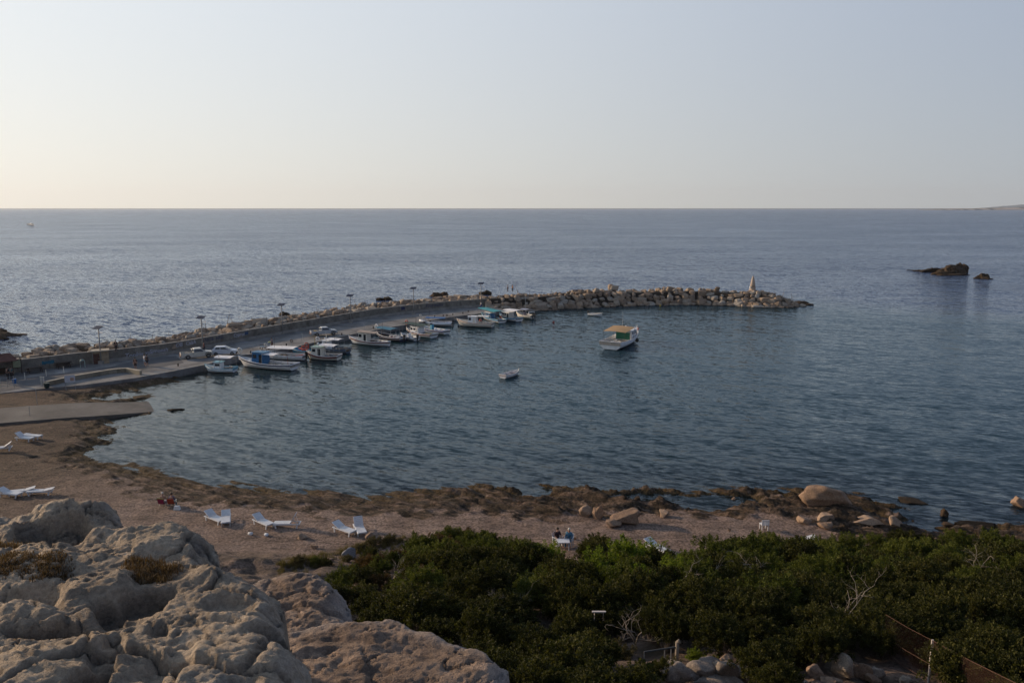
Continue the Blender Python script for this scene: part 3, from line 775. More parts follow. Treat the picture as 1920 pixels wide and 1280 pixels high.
sea_rock('sea_rock', 'small brown rock in the sea right of the large islet', [(1845,522,2.6,1.6,1.9),(1836,522,2.4,1.4,0.8),(1851,523,2.0,1.4,1.0)], M_dark, 'sea rock')
sea_rock('sea_rock', 'flat black reef rock in bright water at the left edge', [(-12,634,4.5,2.4,1.0),(14,629,3.4,1.6,0.7),(34,627,2.6,0.8,0.22),(0,626,2.2,1.6,1.3)], M_dark, 'sea rock')
sea_rock('sea_rock', 'black wet rock hump behind the middle of the pier', [(712,563,1.5,1.0,.7),(728,562,1.7,1.2,.8)], M_dark, 'sea rock')
sea_rock('sea_rock', 'low black wet rock outside the armour right of the third lamp', [(530,591,1.6,1.0,.7)], M_dark, 'sea rock')
sea_rock('sea_rock', 'twin black rocks outside the armour left of the far end of the wall', [(816,556,1.9,1.2,1.1),(829,555.5,2.0,1.3,1.4)], M_dark, 'sea rock')
sea_rock('sea_rock', 'round black rock outside the armour behind the last street lamp', [(911,552,2.0,1.3,1.2)], M_dark, 'sea rock')
sea_rock('sea_rock', 'thin black reef just off the tip of the breakwater', [(1513,571.5,1.6,1.1,0.35),(1500,569,2.0,1.4,0.8)], M_dark, 'sea rock')
sea_rock('sea_rock', 'narrow black reef sticking out of shallow water beside the slipway', [(322,769,0.8,0.35,0.22),(333,768,0.9,0.3,0.18),(340,767.5,0.5,0.25,0.14)], M_dark, 'sea rock')
# ---- beacon
M_beac = paint('beacon_render', (0.42, 0.33, 0.26), 0.85, 0.35, 1.3, 0, 0.55)
bp = P(1411, 577, 0); bx = P(1411, 543, 3.45)
be = empty('beacon', (bx.x, bx.y, 3.0), 0, 'weathered tapering stone beacon near the tip of the breakwater', 'beacon')
MB().tube([(0,0,0),(0,0,.35),(0,0,.36),(0,0,1.15)], [.95,.92,.80,.70], 14).build('plinth', M_beac, be, False)
MB().tube([(0,0,1.15),(0,0,1.9),(0,0,2.9),(0,0,3.7),(0,0,3.9)], [.69,.58,.42,.22,.10], 14).build('shaft', M_beac, be, True)
MB().box((-0.55,-0.25,1.1), (.55,.4,.34)).build('lamp_box', paint('white_paint', (0.7,0.7,0.68), 0.5, 0.2, 3), be)
MB().tube([(0,0,3.88),(0,0,4.15)], .06, 6).build('lantern', paint('dark_iron', (0.03,0.03,0.03), 0.5), be)

# ================================================================== FAR COAST
def coast(name, label, az_px, dist, prof, m, depth):
    # prof: list of (px, height m)
    rows = []; n = 90
    pxs = np.linspace(prof[0][0], prof[-1][0], n)
    hs_ = np.interp(pxs, [p[0] for p in prof], [p[1] for p in prof])
    hs_ = hs_*(1+0.25*fbm(pxs*0.05, pxs*0+3, 8, 4))
    for k, (f_, g_) in enumerate(((0, 0), (0.02, .5), (.1, 0.9), (.3, 1.0), (1, .9), (1.1, 0))):
        row = []
        for a, h_ in zip(pxs, hs_):
            dx = (a-960)/FPX*dist; row.append((dx*(1+f_*depth/dist), dist+f_*depth, -1+g_*(h_+1)))
        rows.append(row)
    m_ = MB(); nc = n
    for r_ in rows: m_.v += r_
    m_.f = [(i*nc+j, i*nc+j+1, (i+1)*nc+j+1, (i+1)*nc+j) for i in range(len(rows)-1) for j in range(nc-1)]
    o = m_.build(name, m, None, False); return tag(o, label, kind='structure')
t = NT('far_coast'); v = t.mapping(scale=(1, 0.3, 1))
n1 = t.noise(v, 0.006, 5, 0.7)
sx = t.n('ShaderNodeSeparateXYZ'); t.l(t.n('ShaderNodeNewGeometry').outputs['Position'], sx.inputs[0])
town = t.ramp(t.math('MULTIPLY_ADD', sx.outputs[0], 1/6000.0, -0.45), [(0.0, (0,)*3), (0.35, (0.9,)*3)])
c = t.mix(t.math('MULTIPLY', t.ramp(n1.outputs[0], [(0.47, (0,)*3), (0.53, (1,)*3)]), town), (0.035,0.035,0.03), (0.46,0.38,0.32))
M_far = t.done(t.bsdf(c, 0.9))
coast('headland', 'low far headland with pale buildings on the horizon', 0, 8000, [(1712,0),(1725,4),(1780,10),(1830,17),(1900,24),(1990,28),(2300,45)], M_far, 1500)
coast('hills', 'faint blue hills beyond the far headland', 0, 12500, [(1800,0),(1840,25),(1880,55),(1920,85),(2000,130),(2300,200)], paint('far_hills', (0.16,0.19,0.21), 0.9, 0.2, 0.0005), 3000)

# air: even pale haze enclosing everything
hv = MB().box((0, 8700, 0), (38000, 18600, 1), 0); 
hv.v = [(x, y, (-7.0 if z < 0 else 380.0)) for x, y, z in hv.v]
t = NT('haze_air'); pv = t.n('ShaderNodeVolumePrincipled'); pv.inputs['Color'].default_value = (0.93, 0.96, 1.0, 1); pv.inputs['Density'].default_value = 0.00003
pv.inputs['Anisotropy'].default_value = 0.3
t.l(pv.outputs[0], t.out.inputs['Volume'])
if HAZE:
    o = hv.build('haze', t.m); tag(o, 'thin pale sea haze', kind='stuff')

# ================================================================== FOREGROUND ROCKS
t = NT('weathered_limestone'); v = t.mapping()
n1 = t.noise(v, 0.9, 6, 0.6, 0.3); n2 = t.noise(v, 4.5, 8, 0.72); n3 = t.noise(v, 30, 6, 0.75); n4 = t.noise(v, 140, 3, 0.6)
c = t.ramp(n1.outputs[0], [(0.30, (0.24, 0.195, 0.155)), (0.48, (0.44, 0.35, 0.26)), (0.62, (0.57, 0.455, 0.335)), (0.75, (0.47, 0.42, 0.36))])
c = t.mix(0.65, c, t.ramp(n2.outputs[0], [(0.34, (0.42, 0.42, 0.44)), (0.5, (0.85,)*3), (0.66, (1.15,)*3)]), 'MULTIPLY')
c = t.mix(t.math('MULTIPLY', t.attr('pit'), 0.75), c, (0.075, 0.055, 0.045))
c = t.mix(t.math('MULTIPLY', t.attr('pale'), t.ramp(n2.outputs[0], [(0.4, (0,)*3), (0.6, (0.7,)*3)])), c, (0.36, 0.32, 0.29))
c = t.mix(0.45, c, t.ramp(n3.outputs[0], [(0.38, (0.4,)*3), (0.60, (1.2,)*3)]), 'MULTIPLY')
h = t.math('ADD', t.math('MULTIPLY', n2.outputs[0], 1.6), t.math('ADD', t.math('MULTIPLY', n3.outputs[0], 0.45), t.math('MULTIPLY', n4.outputs[0], 0.12)))
M_lst = t.done(t.bsdf(c, 0.95, 0, t.bump(h, 1.0, 0.06), 0.15))
t = NT('red_brown_slab'); v = t.mapping()
n1 = t.noise(v, 1.1, 6, 0.6, 0.5); n2 = t.noise(v, 6, 7, 0.68); n3 = t.noise(v, 45, 5, 0.7)
c = t.ramp(n1.outputs[0], [(0.30, (0.17, 0.125, 0.10)), (0.5, (0.31, 0.225, 0.17)), (0.68, (0.40, 0.29, 0.215))])
c = t.mix(0.7, c, t.ramp(n2.outputs[0], [(0.36, (0.45,)*3), (0.62, (1.15,)*3)]), 'MULTIPLY')
c = t.mix(t.math('MULTIPLY', t.attr('pale'), 0.7), c, (0.40, 0.36, 0.34))
c = t.mix(0.5, c, t.ramp(n3.outputs[0], [(0.38, (0.5,)*3), (0.60, (1.15,)*3)]), 'MULTIPLY')
h = t.math('ADD', t.math('MULTIPLY', n2.outputs[0], 1.6), t.math('MULTIPLY', n3.outputs[0], 0.5))
M_slab = t.done(t.bsdf(c, 0.95, 0, t.bump(h, 1.0, 0.06), 0.15))

def cliff_rock(name, label, outline_px, z0, feats, m, res, amp, seed, drop=7.0, extra=None, rnd=0.22, zref=None):
    out = [PXY(a, b, z0) for a, b in outline_px] if extra is None else [PXY(a, b, z0) for a, b in outline_px] + extra
    x0 = min(p[0] for p in out)-0.7; x1 = max(p[0] for p in out)+0.7; y0 = min(p[1] for p in out)-0.7; y1 = max(p[1] for p in out)+0.7
    gx = np.arange(x0, x1, res); gy = np.arange(y0, y1, res); X, Y = np.meshgrid(gx, gy)
    wx = X + 0.10*fbm(X*1.3, Y*1.3, seed, 4); wy = Y + 0.10*fbm(X*1.3+9, Y*1.3, seed+3, 4)
    d = sdf(out, wx, wy)
    h = np.zeros_like(X) + amp*(0.5*fbm(X*0.55, Y*0.75, seed+5, 2) + 0.24*billow(wx*0.9, wy*1.3, seed+11, 3, 0.5) + 0.13*billow(wx*2.6, wy*3.6, seed+13, 5, 0.62))
    st_ = fbm(wx*0.8+wy*0.25, wy*1.7, seed+61, 4, 0.5)*2.2; fr__ = st_-np.floor(st_)
    h += amp*0.42*(np.floor(st_)+smooth(0.62, 0.95, fr__))*0.5          # low ledges
    h += amp*0.12*billow(wx*8, wy*11, seed+63, 4, 0.7)                 # rough weathered skin
    cr_ = smooth(0.035, 0.0, np.abs(fbm(wx*0.9+3, wy*1.1, seed+71, 3)))*smooth(-0.1, 0.3, fbm(X*0.7, Y*0.7, seed+73, 2)); h -= 0.07*cr_
    cr2 = smooth(0.05, 0.0, np.abs(fbm(wx*2.7+3, wy*3.1, seed+75, 3)))*smooth(0.0, 0.35, fbm(X*0.9+5, Y*0.9, seed+77, 2)); h -= 0.03*cr2
    fb_, rn_, ddx, ddy = worley2((X+0.16*fbm(X*1.1, Y*1.1, seed+81, 4))*0.62, (Y+0.16*fbm(X*1.1+7, Y*1.1, seed+83, 4))*0.85, seed+85)
    h += amp*(0.6*(rn_-0.5) + 0.55*(ddx*np.cos(rn_*40)+ddy*np.sin(rn_*40)))      # tilted broken blocks
    gap = smooth(0.035, 0.0, fb_)*smooth(-0.25, 0.35, fbm(X*0.6, Y*0.6, seed+87, 2)); h -= 0.5*amp*gap
    fb2, rn2, dx2, dy2 = worley2((X+0.08*fbm(X*2.1, Y*2.1, seed+91, 4))*1.9, (Y+0.08*fbm(X*2.1+7, Y*2.1, seed+93, 4))*2.6, seed+95)
    h += amp*0.26*((rn2-0.5) + 0.8*(dx2*np.cos(rn2*40)+dy2*np.sin(rn2*40)))
    # solution pits
    wo = worley(wx*2.1+0.2*fbm(X*3,Y*3,4,2), wy*2.6, seed+21); sel = smooth(0.1, 0.5, fbm(X*0.8, Y*0.8, seed+23, 2))
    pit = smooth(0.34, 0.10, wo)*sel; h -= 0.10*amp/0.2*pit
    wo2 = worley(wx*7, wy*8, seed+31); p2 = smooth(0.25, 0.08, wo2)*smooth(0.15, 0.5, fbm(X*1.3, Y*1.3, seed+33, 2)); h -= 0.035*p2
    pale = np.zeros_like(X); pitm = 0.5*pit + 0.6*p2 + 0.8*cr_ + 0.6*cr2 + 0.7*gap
    for (px, py, rx, ry, hh, sharp) in feats:
        hh = hh*(0.20 if hh > 0 else 0.36); sharp = sharp if hh > 0 else min(1, sharp+0.2)
        q = P(px, py, z0 + (0.5*hh if hh > 0 else 0)); r_ = ray(px, py); tt = (EYE_Z-z0)/(-r_[2])
        ax = rx*tt/FPX; ay = ry*tt/FPX/max(0.2, -r_[2])
        e = np.hypot((wx-q.x)/ax, (wy-q.y)/ay)
        g = smooth(1.0+ (1-sharp)*0.6, 1.0-sharp*0.25-(1-sharp)*0.9, e)
        h += hh*g
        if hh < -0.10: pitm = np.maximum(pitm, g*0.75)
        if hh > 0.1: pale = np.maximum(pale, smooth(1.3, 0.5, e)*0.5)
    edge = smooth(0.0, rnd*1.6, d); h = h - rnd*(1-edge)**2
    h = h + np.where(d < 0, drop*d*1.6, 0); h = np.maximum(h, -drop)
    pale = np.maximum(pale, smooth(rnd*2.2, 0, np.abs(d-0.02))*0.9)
    root = Vector(((x0+x1)/2, (y0+y1)/2, z0-drop))
    V = np.stack([X-root.x, Y-root.y, h+z0-root.z], -1).reshape(-1, 3)
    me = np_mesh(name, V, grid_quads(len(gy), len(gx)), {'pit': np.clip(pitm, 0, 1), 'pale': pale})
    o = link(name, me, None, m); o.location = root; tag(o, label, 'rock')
    return (X, Y, h+z0, o)
ZO = 21.2
FE = [ # px, py, rx, ry, height, sharpness
 (150,935,110,30,0.34,0.2), (330,975,75,28,0.22,0.3), (30,958,60,14,-0.22,0.5),
 (100,985,75,22,-0.50,0.7), (60,975,30,12,-0.3,0.7), (190,1000,60,14,-0.14,0.3), (205,968,60,10,-0.14,0.4),
 (300,1030,45,16,-0.20,0.4), (150,1012,14,8,-0.16,0.6),
 (430,1060,65,34,0.26,0.3), (375,1085,50,20,0.10,0.4), (470,1100,40,34,0.10,0.3), (60,1045,75,26,0.22,0.4), (190,1085,72,36,0.42,0.75),
 (55,1112,80,20,-0.26,0.4), (270,1120,52,26,-0.50,0.7), (195,1142,40,18,-0.45,0.7), (25,1150,60,30,0.30,0.6), (115,1150,60,28,0.28,0.6),
 (90,1186,120,11,-0.45,0.7), (215,1176,60,14,-0.28,0.5), (120,1230,135,40,0.26,0.5), (60,1280,120,40,0.20,0.5),
 (195,1225,34,28,-0.26,0.6), (170,1275,34,40,-0.38,0.7), (430,1125,50,18,-0.26,0.6), (495,1180,36,17,-0.34,0.9), (310,1187,26,15,-0.24,0.8),
 (530,1205,38,22,0.16,0.4), (420,1225,110,38,0.18,0.3), (345,1235,30,22,-0.12,0.5), (330,1160,60,18,0.05,0.3), (480,1260,60,30,0.10,0.3), (295,1255,50,20,-0.10,0.4),(400,1170,60,12,-0.07,0.4)]
out1 = [(-380,950),(-150,945),(0,945),(60,940),(110,930),(165,925),(215,938),(255,962),(300,964),(345,960),(378,985),(386,1012),(400,1030),(440,1045),(470,1068),(500,1082),(518,1110),(524,1140),(536,1170),(562,1205),(572,1240),(578,1290),(590,1400)]
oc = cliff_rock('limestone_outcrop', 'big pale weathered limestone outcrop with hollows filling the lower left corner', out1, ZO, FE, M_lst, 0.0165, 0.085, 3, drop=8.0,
                extra=[(-0.9, 2.6), (-1.4, 1.0), (-7.5, 0.5), (-9.5, 4.0)], rnd=0.16)
sl3 = cliff_rock('flat_boulder', 'huge flat topped red brown boulder slab at the bottom right of the outcrop', [(520,1165),(590,1160),(660,1150),(735,1143),(765,1147),(800,1166),(820,1167),(880,1196),(945,1225),(958,1245),(964,1300),(940,1400),(700,1420),(480,1400),(470,1260)], 19.8,
                 [(840,1250,120,40,0.10,0.3),(690,1185,90,12,0.06,0.4),(745,1215,60,8,-0.07,0.4),(700,1255,60,10,-0.08,0.4),(820,1230,50,12,-0.06,0.4),(620,1225,60,14,-0.08,0.4)], M_slab, 0.022, 0.06, 41, drop=9.0, rnd=0.13)
sl2 = cliff_rock('rounded_boulder', 'rounded red grey boulder between the outcrop and the dark bushes', [(455,1090),(500,1072),(545,1064),(590,1062),(622,1075),(648,1100),(672,1128),(676,1150),(640,1185),(560,1210),(470,1200),(440,1140)], 19.2,
                 [(575,1085,70,22,0.20,0.2),(650,1125,40,30,-0.22,0.5),(520,1110,50,30,-0.05,0.3)], M_slab, 0.024, 0.08, 55, drop=9.5, rnd=0.2)

# ================================================================== DRY GRASS
def tuft_mesh(name, n, rad, hgt, seed, width=0.004, bend=0.7):
    rr = np.random.RandomState(seed); vs = []; fs = []
    for i in range(n):
        a = rr.rand()*6.283; r_ = rad*math.sqrt(rr.rand()); x, y = r_*math.cos(a), r_*math.sin(a)
        L = hgt*(0.4+0.9*rr.rand()); b_ = rr.rand()*6.283; lean = bend*rr.rand()*L; w_ = width*(0.6+rr.rand())
        px_, py_ = -math.sin(b_)*w_, math.cos(b_)*w_
        k = len(vs)
        for s_ in (0, .5, 1):
            zz = L*(s_-0.35*s_*s_*lean/L); xx = x+math.cos(b_)*lean*s_*s_; yy = y+math.sin(b_)*lean*s_*s_; f_ = (1-s_*0.85)
            vs += [(xx-px_*f_, yy-py_*f_, zz), (xx+px_*f_, yy+py_*f_, zz)]
        fs += [(k, k+1, k+3, k+2), (k+2, k+3, k+5, k+4)]
    me = bpy.data.meshes.new(name); me.from_pydata(vs, [], fs); me.update(); return me
def leafmat(name, cols, trans=0.3, rough=0.65, objvar=0.35, spec=0.14):
    t = NT(name); rnd = t.n('ShaderNodeNewGeometry').outputs['Random Per Island']; orn = t.n('ShaderNodeObjectInfo').outputs['Random']
    cl = t.noise(t.mapping(), 0.8, 3, 0.5)
    f = t.math('ADD', t.math('MULTIPLY', rnd, 0.55), t.math('ADD', t.math('MULTIPLY', orn, objvar*0.5), t.math('MULTIPLY', cl.outputs[0], 0.35)))
    k = len(cols)-1; c = t.ramp(f, [(0.12+0.8*i/k, cc) for i, cc in enumerate(cols)])
    b = t.bsdf(c, rough, 0, None, spec); tl = t.n('ShaderNodeBsdfTranslucent'); t.l(t.mix(1.0, c, (1.2, 1.25, 0.6), 'MULTIPLY'), tl.inputs[0])
    m_ = t.n('ShaderNodeMixShader'); m_.inputs[0].default_value = trans; t.l(b.outputs[0], m_.inputs[1]); t.l(tl.outputs[0], m_.inputs[2])
    t.l(m_.outputs[0], t.out.inputs[0]); return t.m
M_dry = leafmat('dry_grass_blades', [(0.05,0.03,0.015),(0.12,0.072,0.035),(0.22,0.14,0.07)], 0.2)
def rock_z(x, y):
    X, Y, H_, _ = oc
    j = int(np.clip(round((x-X[0,0])/(X[0,1]-X[0,0])), 0, X.shape[1]-1)); i = int(np.clip(round((y-Y[0,0])/(Y[1,0]-Y[0,0])), 0, X.shape[0]-1)); return float(H_[i, j])
def grass_patch(label, cx, cy, rx, ry, n, hgt, seed):
    rr = random.Random(seed); bm = bmesh.new(); c0 = P(cx, cy, ZO-0.2)
    tm = [tuft_mesh('tuft', 45, 0.07, hgt, seed+k, 0.0035) for k in range(4)]
    for i in range(n):
        a = rr.uniform(0, 6.28); r_ = math.sqrt(rr.random()); q = P(cx+rx*r_*math.cos(a), cy+ry*r_*math.sin(a), ZO-0.2)
        z = rock_z(q.x, q.y); k0 = len(bm.verts); bm.from_mesh(tm[i % 4]); bm.verts.ensure_lookup_table(); s_ = rr.uniform(.6, 1.2); M_ = Matrix.Rotation(rr.uniform(0,6.28), 4, 'Z')
        for v in bm.verts[k0:]:
            w_ = M_ @ v.co; v.co = Vector((w_.x*s_+q.x-c0.x, w_.y*s_+q.y-c0.y, w_.z*s_+z-0.01-c0.z))
    me = bpy.data.meshes.new('dry_grass'); bm.to_mesh(me); bm.free(); o = link('dry_grass', me, None, M_dry); o.location = c0
    tag(o, label, 'dry grass', kind='stuff')
grass_patch('dry brown grass in the left hollow of the outcrop', 58, 1112, 80, 20, 150, 0.030, 2)
grass_patch('dry straw tangle in the middle hollow of the outcrop', 285, 1108, 48, 22, 60, 0.06, 5)
grass_patch('sparse dry tuft at the upper left edge of the outcrop', 15, 1055, 30, 10, 30, 0.05, 8)

# ================================================================== SHRUBS
def shrub_meshes(seed, rad, hgt, n_tw, n_lf, lf, spread):
    rr = np.random.RandomState(seed)
    # uneven crown: a few overlapping lobes
    lobes = [(rr.uniform(-.45,.45)*rad, rr.uniform(-.45,.45)*rad, rr.uniform(.35,.62)*hgt, rr.uniform(.45,.75)*rad, rr.uniform(.35,.5)*hgt) for _ in range(6)]
    tips = []
    while len(tips) < n_tw:
        l = lobes[rr.randint(len(lobes))]; d = rr.normal(size=3); d /= np.linalg.norm(d); d[2] = abs(d[2])*1.0 - 0.25*(rr.rand() < .3)
        k = rr.uniform(0.70, 1.10)
        p = np.array([l[0]+d[0]*l[3]*k, l[1]+d[1]*l[3]*k, l[2]+d[2]*l[4]*k])
        if p[2] > 0.03: tips.append((p, d))
    P_ = np.array([a for a, b in tips]); D_ = np.array([b for a, b in tips])
    n = n_tw*n_lf
    base = np.repeat(P_, n_lf, 0); dirs = np.repeat(D_, n_lf, 0)
    along = rr.rand(n, 1)
    pos = base + rr.normal(size=(n, 3))*spread*(1.1-along*0.7) + dirs*(along-0.5)*spread*3.0 + np.array([0,0,1])*along*spread*1.2
    nd = rr.normal(size=(n, 3)) + dirs*0.9 + np.array([0,0,0.5]); nd /= np.linalg.norm(nd, axis=1)[:, None]   # leaf axis
    sd = np.cross(nd, rr.normal(size=(n, 3))); sd /= np.linalg.norm(sd, axis=1)[:, None]
    L = lf*(0.6+0.7*rr.rand(n, 1)); W = L*0.33
    V = np.stack([pos, pos+nd*L*0.5+sd*W, pos+nd*L, pos+nd*L*0.5-sd*W], 1).reshape(-1, 3)
    V[:, 2] = np.maximum(V[:, 2], 0.0)
    Q = np.arange(n*4).reshape(-1, 4)
    fol = np_mesh('foliage', V, Q, None, False)
    st = MB()
    for i in rr.choice(n_tw, min(n_tw, 26), replace=False):
        p = P_[i]; mid = (p[0]*0.45, p[1]*0.45, p[2]*0.62)
        st.tube([(p[0]*0.1, p[1]*0.1, -0.25), mid, tuple(p*0.98)], [0.028, 0.016, 0.005], 4, False)
    return fol, st.mesh('stems')
G_DK = [(0.008,0.010,0.003),(0.022,0.025,0.006),(0.045,0.046,0.011),(0.10,0.092,0.024)]  # dark olive leaves, with the shade of the lower slope put into the colour
G_MD = [(0.014,0.019,0.004),(0.040,0.050,0.009),(0.085,0.098,0.016),(0.16,0.16,0.034)]
G_BR = [(0.030,0.045,0.007),(0.075,0.105,0.013),(0.13,0.17,0.020),(0.20,0.21,0.035)]
G_RD = [(0.018,0.016,0.008),(0.050,0.038,0.014),(0.090,0.045,0.022),(0.12,0.10,0.05)]
G_DY = [(0.03,0.028,0.012),(0.07,0.058,0.028),(0.11,0.09,0.045)]
MF = {'dark': leafmat('shade_darkened_olive_leaves', G_DK), 'mid': leafmat('green_leaves', G_MD), 'bright': leafmat('fresh_green_leaves', G_BR, 0.4), 'red': leafmat('reddish_leaves', G_RD), 'dry': leafmat('dry_olive_leaves', G_DY)}
M_stem = paint('grey_bark', (0.12, 0.10, 0.085), 0.9, 0.4, 6)
KINDS = {}
def proto(kind, k, rad, hgt, n_tw, n_lf, lf, spread, seed):
    fol, st = shrub_meshes(seed, rad, hgt, n_tw, n_lf, lf, spread)
    fol.materials.append(MF[kind]); st.materials.append(M_stem); KINDS.setdefault(kind, []).append((fol, st, rad, hgt))
for k in range(3): proto('dark', k, 1.35, 1.7, 150, 80, 0.085, 0.085, 300+k)
for k in range(3): proto('mid', k, 1.25, 1.6, 150, 80, 0.075, 0.08, 320+k)
for k in range(2): proto('bright', k, 1.0, 1.6, 110, 70, 0.08, 0.085, 340+k)
for k in range(2): proto('red', k, 1.15, 1.5, 120, 70, 0.08, 0.09, 360+k)
for k in range(2): proto('dry', k, 0.8, 0.8, 80, 60, 0.06, 0.07, 380+k)
LAB = {'dark': ('dark olive green evergreen shrub in the thicket on the slope', 'dark shrubs massed on the slope'),
       'mid': ('mid green leafy shrub in the thicket below the beach', 'green shrubs massed on the slope'),
       'bright': ('fresh yellow green shrub catching light in the middle of the thicket', 'fresh green shrubs in the thicket'),
       'red': ('shrub with reddish brown leaves among the dark bushes', 'reddish shrubs beside the boulders'),
       'dry': ('low dry olive scrub at the edge of the beach', 'low dry scrub at the beach edge')}
def region(px, py):
    if py > 1190: return 'low in front near the railing and stones' if px < 1480 else ('around the wire fence' if px < 1800 else 'at the lower right corner')
    if px < 800: return 'behind the rounded boulder' if py < 1130 else 'behind the flat boulder slab'
    if px < 1080: return 'left of the fresh green patch' if py < 1110 else 'right of the flat boulder slab'
    if px < 1360: return 'below the seated people' if py < 1080 else 'in the middle above the stair railing'
    if px < 1640: return 'below the white beach chair' if py < 1080 else 'on the slope above the stones'
    return 'by the water at the right edge' if py < 1060 else 'on the slope above the wire fence'
SHORT = {'dark': 'dark olive shrub', 'mid': 'mid green shrub', 'bright': 'fresh yellow green shrub', 'red': 'reddish brown leaved shrub', 'dry': 'low dry olive scrub'}
def shrub(kind, x, y, s_, rr, sink=0.15):
    fol, st, rad, hgt = KINDS[kind][rr.randrange(len(KINDS[kind]))]
    z_ = G(x, y); pp = to_px(x, y, z_); rg = region(float(pp[0]), float(pp[1]))
    e = empty('shrub', (x, y, z_-sink), rr.uniform(0, 6.28), SHORT[kind]+' '+rg, 'shrub', LAB[kind][1]+', '+rg)
    e.scale = (s_*rr.uniform(.9,1.15), s_*rr.uniform(.9,1.15), s_*rr.uniform(.85,1.15))
    link('foliage', fol, e); link('stems', st, e)
rs = random.Random(12)
back = [(560,1062),(640,1072),(700,1045),(745,1032),(800,1028),(860,1012),(900,1015),(940,1032),(985,1042),(1040,1056),(1090,1058),(1130,1050),(1180,1052),(1250,1062),(1330,1050),(1390,1040),(1440,1028),(1500,1032),(1560,1040),(1620,1030),(1700,1022),(1780,1026),(1850,1022),(1930,1015),(2300,1005)]
bx = [p[0] for p in back]; by = [p[1] for p in back]
def clear(px, py):
    if 1190 < px < 1420 and py > 1236: return True
    if 1480 < px < 1690 and py > 1275: return True
    if px > 1690 and py > 1262 + max(0, px-1725)*0.55: return True
    return False
cells = []
gy = 21.0
while gy < 56:
    gx = -14.0; stp = 1.62
    while gx < 44:
        x = gx + rs.uniform(-.6,.6); y = gy + rs.uniform(-.6,.6); z = G(x, y)
        px, py = to_px(x, y, z); gx += stp
        if px < 480 or px > 2150 or py > 1430: continue
        if px < 640 and py < 1130: continue
        if py < np.interp(px, bx, by)+rs.uniform(-2, 10): continue
        if clear(px, py): continue
        if z < 0.55: continue
        cells.append((x, y, float(px), float(py)))
    gy += 1.5
rs.shuffle(cells)
cells = cells[:360]
for x, y, px, py in cells:
    k = rs.random(); kind = 'dark'; s_ = rs.uniform(.85, 1.2)
    if py > 1150: kind = 'dark' if k < .95 else 'dry'; s_ = rs.uniform(.9, 1.25)  # nearly all dark leaves low down, imitating the shade on that slope
    elif px < 900: kind = 'red' if k < .28 else ('dark' if k < .72 else 'mid')
    elif px < 1330: kind = 'bright' if (1010 < px < 1300 and py < 1125 and k < .55) else ('mid' if k < .55 else 'dark')
    else: kind = 'mid' if k < (.75 if py < 1120 else .4) else 'dark'
    if py - np.interp(px, bx, by) < 14: s_ *= 0.78
    if px < 760: s_ *= 0.72
    if py > 1200: s_ *= 0.8
    shrub(kind, x, y, s_, rs)
for px, py, k, s_ in [(1160,1085,'bright',1.5),(1205,1080,'bright',1.35),(1110,1100,'bright',1.2),(1195,1130,'bright',1.2),(1305,1245,'bright',.45),(1330,1250,'mid',.4),(590,1058,'mid',.42),(610,1062,'dark',.4),(650,1052,'dry',.6),(700,1022,'dry',.8),(730,1018,'dry',.7),(560,1054,'dry',.6),(675,1030,'dry',.6),(1255,1275,'dark',.5),(1215,1268,'mid',.5),(1280,1090,'red',.8),(1500,1025,'dry',.7)]:
    q = T(px, py); shrub(k, q.x, q.y, s_, rs)
# dry verge between beach and thicket
verge = []
for i in range(240):
    px = rs.uniform(520, 780); py = np.interp(px, [520,600,680,780], [1052,1040,1018,1003]) + abs(rs.gauss(0, 14))
    verge.append(T(px, py))
bm = bmesh.new(); tm = [tuft_mesh('tuft', 40, 0.16, 0.28, 60+k, 0.008) for k in range(4)]; v0 = verge[0]
for i, q in enumerate(verge):
    k0 = len(bm.verts); bm.from_mesh(tm[i % 4]); bm.verts.ensure_lookup_table(); s_ = rs.uniform(.5, 1.3)
    for v in bm.verts[k0:]: v.co = v.co*s_ + (q - v0)
me = bpy.data.meshes.new('verge_grass'); bm.to_mesh(me); bm.free()
o = link('verge_grass', me, None, leafmat('verge_blades', [(0.035,0.04,0.012),(0.09,0.075,0.03),(0.15,0.11,0.05)], .3)); o.location = v0; tag(o, 'olive and straw coloured grass between the beach and the bushes', 'grass', kind='stuff')

# bare twisted branches in the thicket
M_twig = paint('bleached_twigs', (0.26, 0.22, 0.18), 0.85, 0.3, 8)
def dead_branch(px, py, s_, seed, label):
    q = T(px, py); rr = random.Random(seed); e = MB()
    def grow(p, d, L, r_, lev):
        pts = [p]; c_ = p.copy()
        for _ in range(4):
            d = (d + Vector((rr.gauss(0,.3), rr.gauss(0,.3), rr.gauss(0,.18)))).normalized(); c_ = c_ + d*L/4; pts.append(c_.copy())
            if lev < 3 and rr.random() < .6: grow(c_.copy(), (d+Vector((rr.gauss(0,.8), rr.gauss(0,.8), .2))).normalized(), L*.6, r_*.55, lev+1)
        e.tube(pts, [r_*(1-.2*k) for k in range(5)], 5)
    for _ in range(3): grow(Vector((rr.uniform(-.15,.15), rr.uniform(-.15,.15), 0.0)), Vector((rr.gauss(0,.4), rr.gauss(0,.4), 1)).normalized(), 1.6*s_, .035*s_, 0)
    o = e.build('bare_bush', M_twig, None, True); o.location = (q.x, q.y, q.z+0.3); tag(o, label, 'bare bush')
